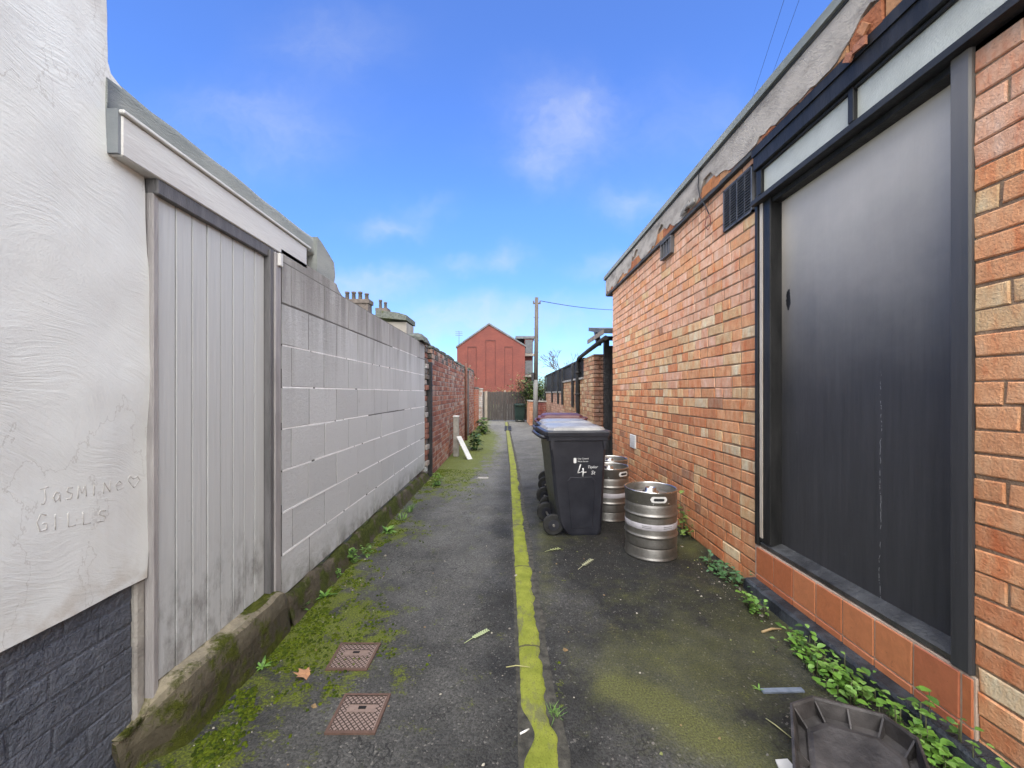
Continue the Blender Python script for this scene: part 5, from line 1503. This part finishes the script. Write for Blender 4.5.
SUN_EL, SUN_AZ = 40.0, 184.0                   # azimuth measured clockwise from +Y: behind and to the left
az, el = R(SUN_AZ), R(SUN_EL)
sv = Vector((math.sin(az) * math.cos(el), math.cos(az) * math.cos(el), math.sin(el)))
sl = bpy.data.lights.new('sun', 'SUN'); sl.energy = .75; sl.angle = R(40); sl.color = (1.0, .965, .91)
so = bpy.data.objects.new('sun', sl); COL.objects.link(so); so.rotation_euler = (-sv).to_track_quat('-Z', 'Y').to_euler(); so.location = (0, -10, 20)

w = bpy.data.worlds.new('World'); scene.world = w; w.use_nodes = True
nt = w.node_tree; nt.nodes.clear()
class WN(NT):
    def __init__(s, t): s.t = t; s.co = t.nodes.new('ShaderNodeTexCoord').outputs['Generated']
n = WN(nt)
out = nt.nodes.new('ShaderNodeOutputWorld'); bg = nt.nodes.new('ShaderNodeBackground'); nt.links.new(bg.outputs[0], out.inputs[0])
sky = nt.nodes.new('ShaderNodeTexSky'); sky.sky_type = 'NISHITA'; sky.sun_disc = False
sky.sun_elevation = el; sky.sun_rotation = az; sky.altitude = 0; sky.air_density = 1.0; sky.dust_density = .2; sky.ozone_density = 2.2
x, y, z = n.xyz()
ys_ = n.math('MAXIMUM', y, .05)
uv = n.n('ShaderNodeCombineXYZ', X=n.math('DIVIDE', x, ys_), Y=n.math('DIVIDE', z, ys_), Z=0.0).outputs[0]
wob = n.n('ShaderNodeTexNoise', Vector=uv, Scale=4.5, Detail=4, Roughness=.6).outputs[1]
uvw = n.n('ShaderNodeVectorMath', _operation='ADD', i0=uv, i1=n.n('ShaderNodeVectorMath', _operation='SCALE', i0=n.n('ShaderNodeVectorMath', _operation='SUBTRACT', i0=wob, i1=(.5,.5,.5)).outputs[0], Scale=.22).outputs[0]).outputs[0]
u_, v_, _ = n.xyz(uvw)
tot = 0.0
for px, py, rx, ry, k in ((556,128,46,36,.30),(600,104,28,16,.24),(538,162,26,16,.18),(636,198,30,16,.28),(255,125,80,34,.22),(330,40,60,30,.14),(390,226,28,12,.28),(505,256,18,10,.38),(462,266,26,8,.2),(362,288,46,11,.55),(440,326,60,14,.36),(545,318,110,16,.36),(600,268,26,10,.3),(420,205,20,10,.15),(700,120,60,40,.12)):
    du = n.math('DIVIDE', n.math('SUBTRACT', u_, (px - VX) / F), rx / F)
    dv = n.math('DIVIDE', n.math('SUBTRACT', v_, (VY - py) / F), ry / F)
    e = n.math('EXPONENT', n.math('MULTIPLY', n.math('ADD', n.math('MULTIPLY', du, du), n.math('MULTIPLY', dv, dv)), -.8))
    tot = n.math('ADD', tot, n.math('MULTIPLY', e, k))
tex = n.ramp(n.noise(7.0, 6, .6, n.vec((.7, 1.2, 1), uvw), .6), .3, .7, .35, 1.15)
front = n.math('MULTIPLY', n.math('MULTIPLY', tot, tex), n.math('GREATER_THAN', y, .06))
pv = n.n('ShaderNodeCombineXYZ', X=n.math('DIVIDE', x, n.math('ADD', n.math('MAXIMUM', z, .0), .25)), Y=n.math('DIVIDE', y, n.math('ADD', n.math('MAXIMUM', z, .0), .25)), Z=0.0).outputs[0]
back = n.math('MULTIPLY', n.ramp(y, .22, -.25), n.ramp(n.noise(1.3, 5, .6, pv), .25, .5, .7, 1.0))   # broken cloud added behind the camera, out of view, for neutral fill
hs = n.n('ShaderNodeHueSaturation', Color=sky.outputs[0], Hue=.514, Saturation=1.36, Value=1.0).outputs[0]
hz = n.ramp(z, .02, .42)
hs = n.mix(1.0, hs, n.mix(hz, (.27, .40, .60), (.86, .90, 1.0)), 'MULTIPLY')
col = n.mix(n.math('MINIMUM', n.math('ADD', n.math('MULTIPLY', front, 1.0), .10), 1.0), hs, (2.4, 2.5, 2.65))
back = n.math('MAXIMUM', back, n.math('MULTIPLY', n.ramp(z, .76, .93), n.ramp(n.noise(1.6, 5, .6, pv), .25, .55, .45, .9)))  # unseen overhead cloud added to send soft fill down into the lane
col = n.mix(back, col, (12.4, 12.3, 12.0))
nt.links.new(col, bg.inputs[0]); bg.inputs[1].default_value = .15

vs_ = scene.view_settings
vs_.view_transform = 'Standard'; vs_.look = 'None'; vs_.gamma = 1; vs_.use_curve_mapping = False; vs_.exposure = 1.25
scene.render.engine = 'CYCLES'
scene.cycles.use_denoising = True
scene.cycles.max_bounces = 6; scene.cycles.diffuse_bounces = 4; scene.cycles.glossy_bounces = 3
scene.cycles.use_adaptive_sampling = True; scene.cycles.adaptive_threshold = .02
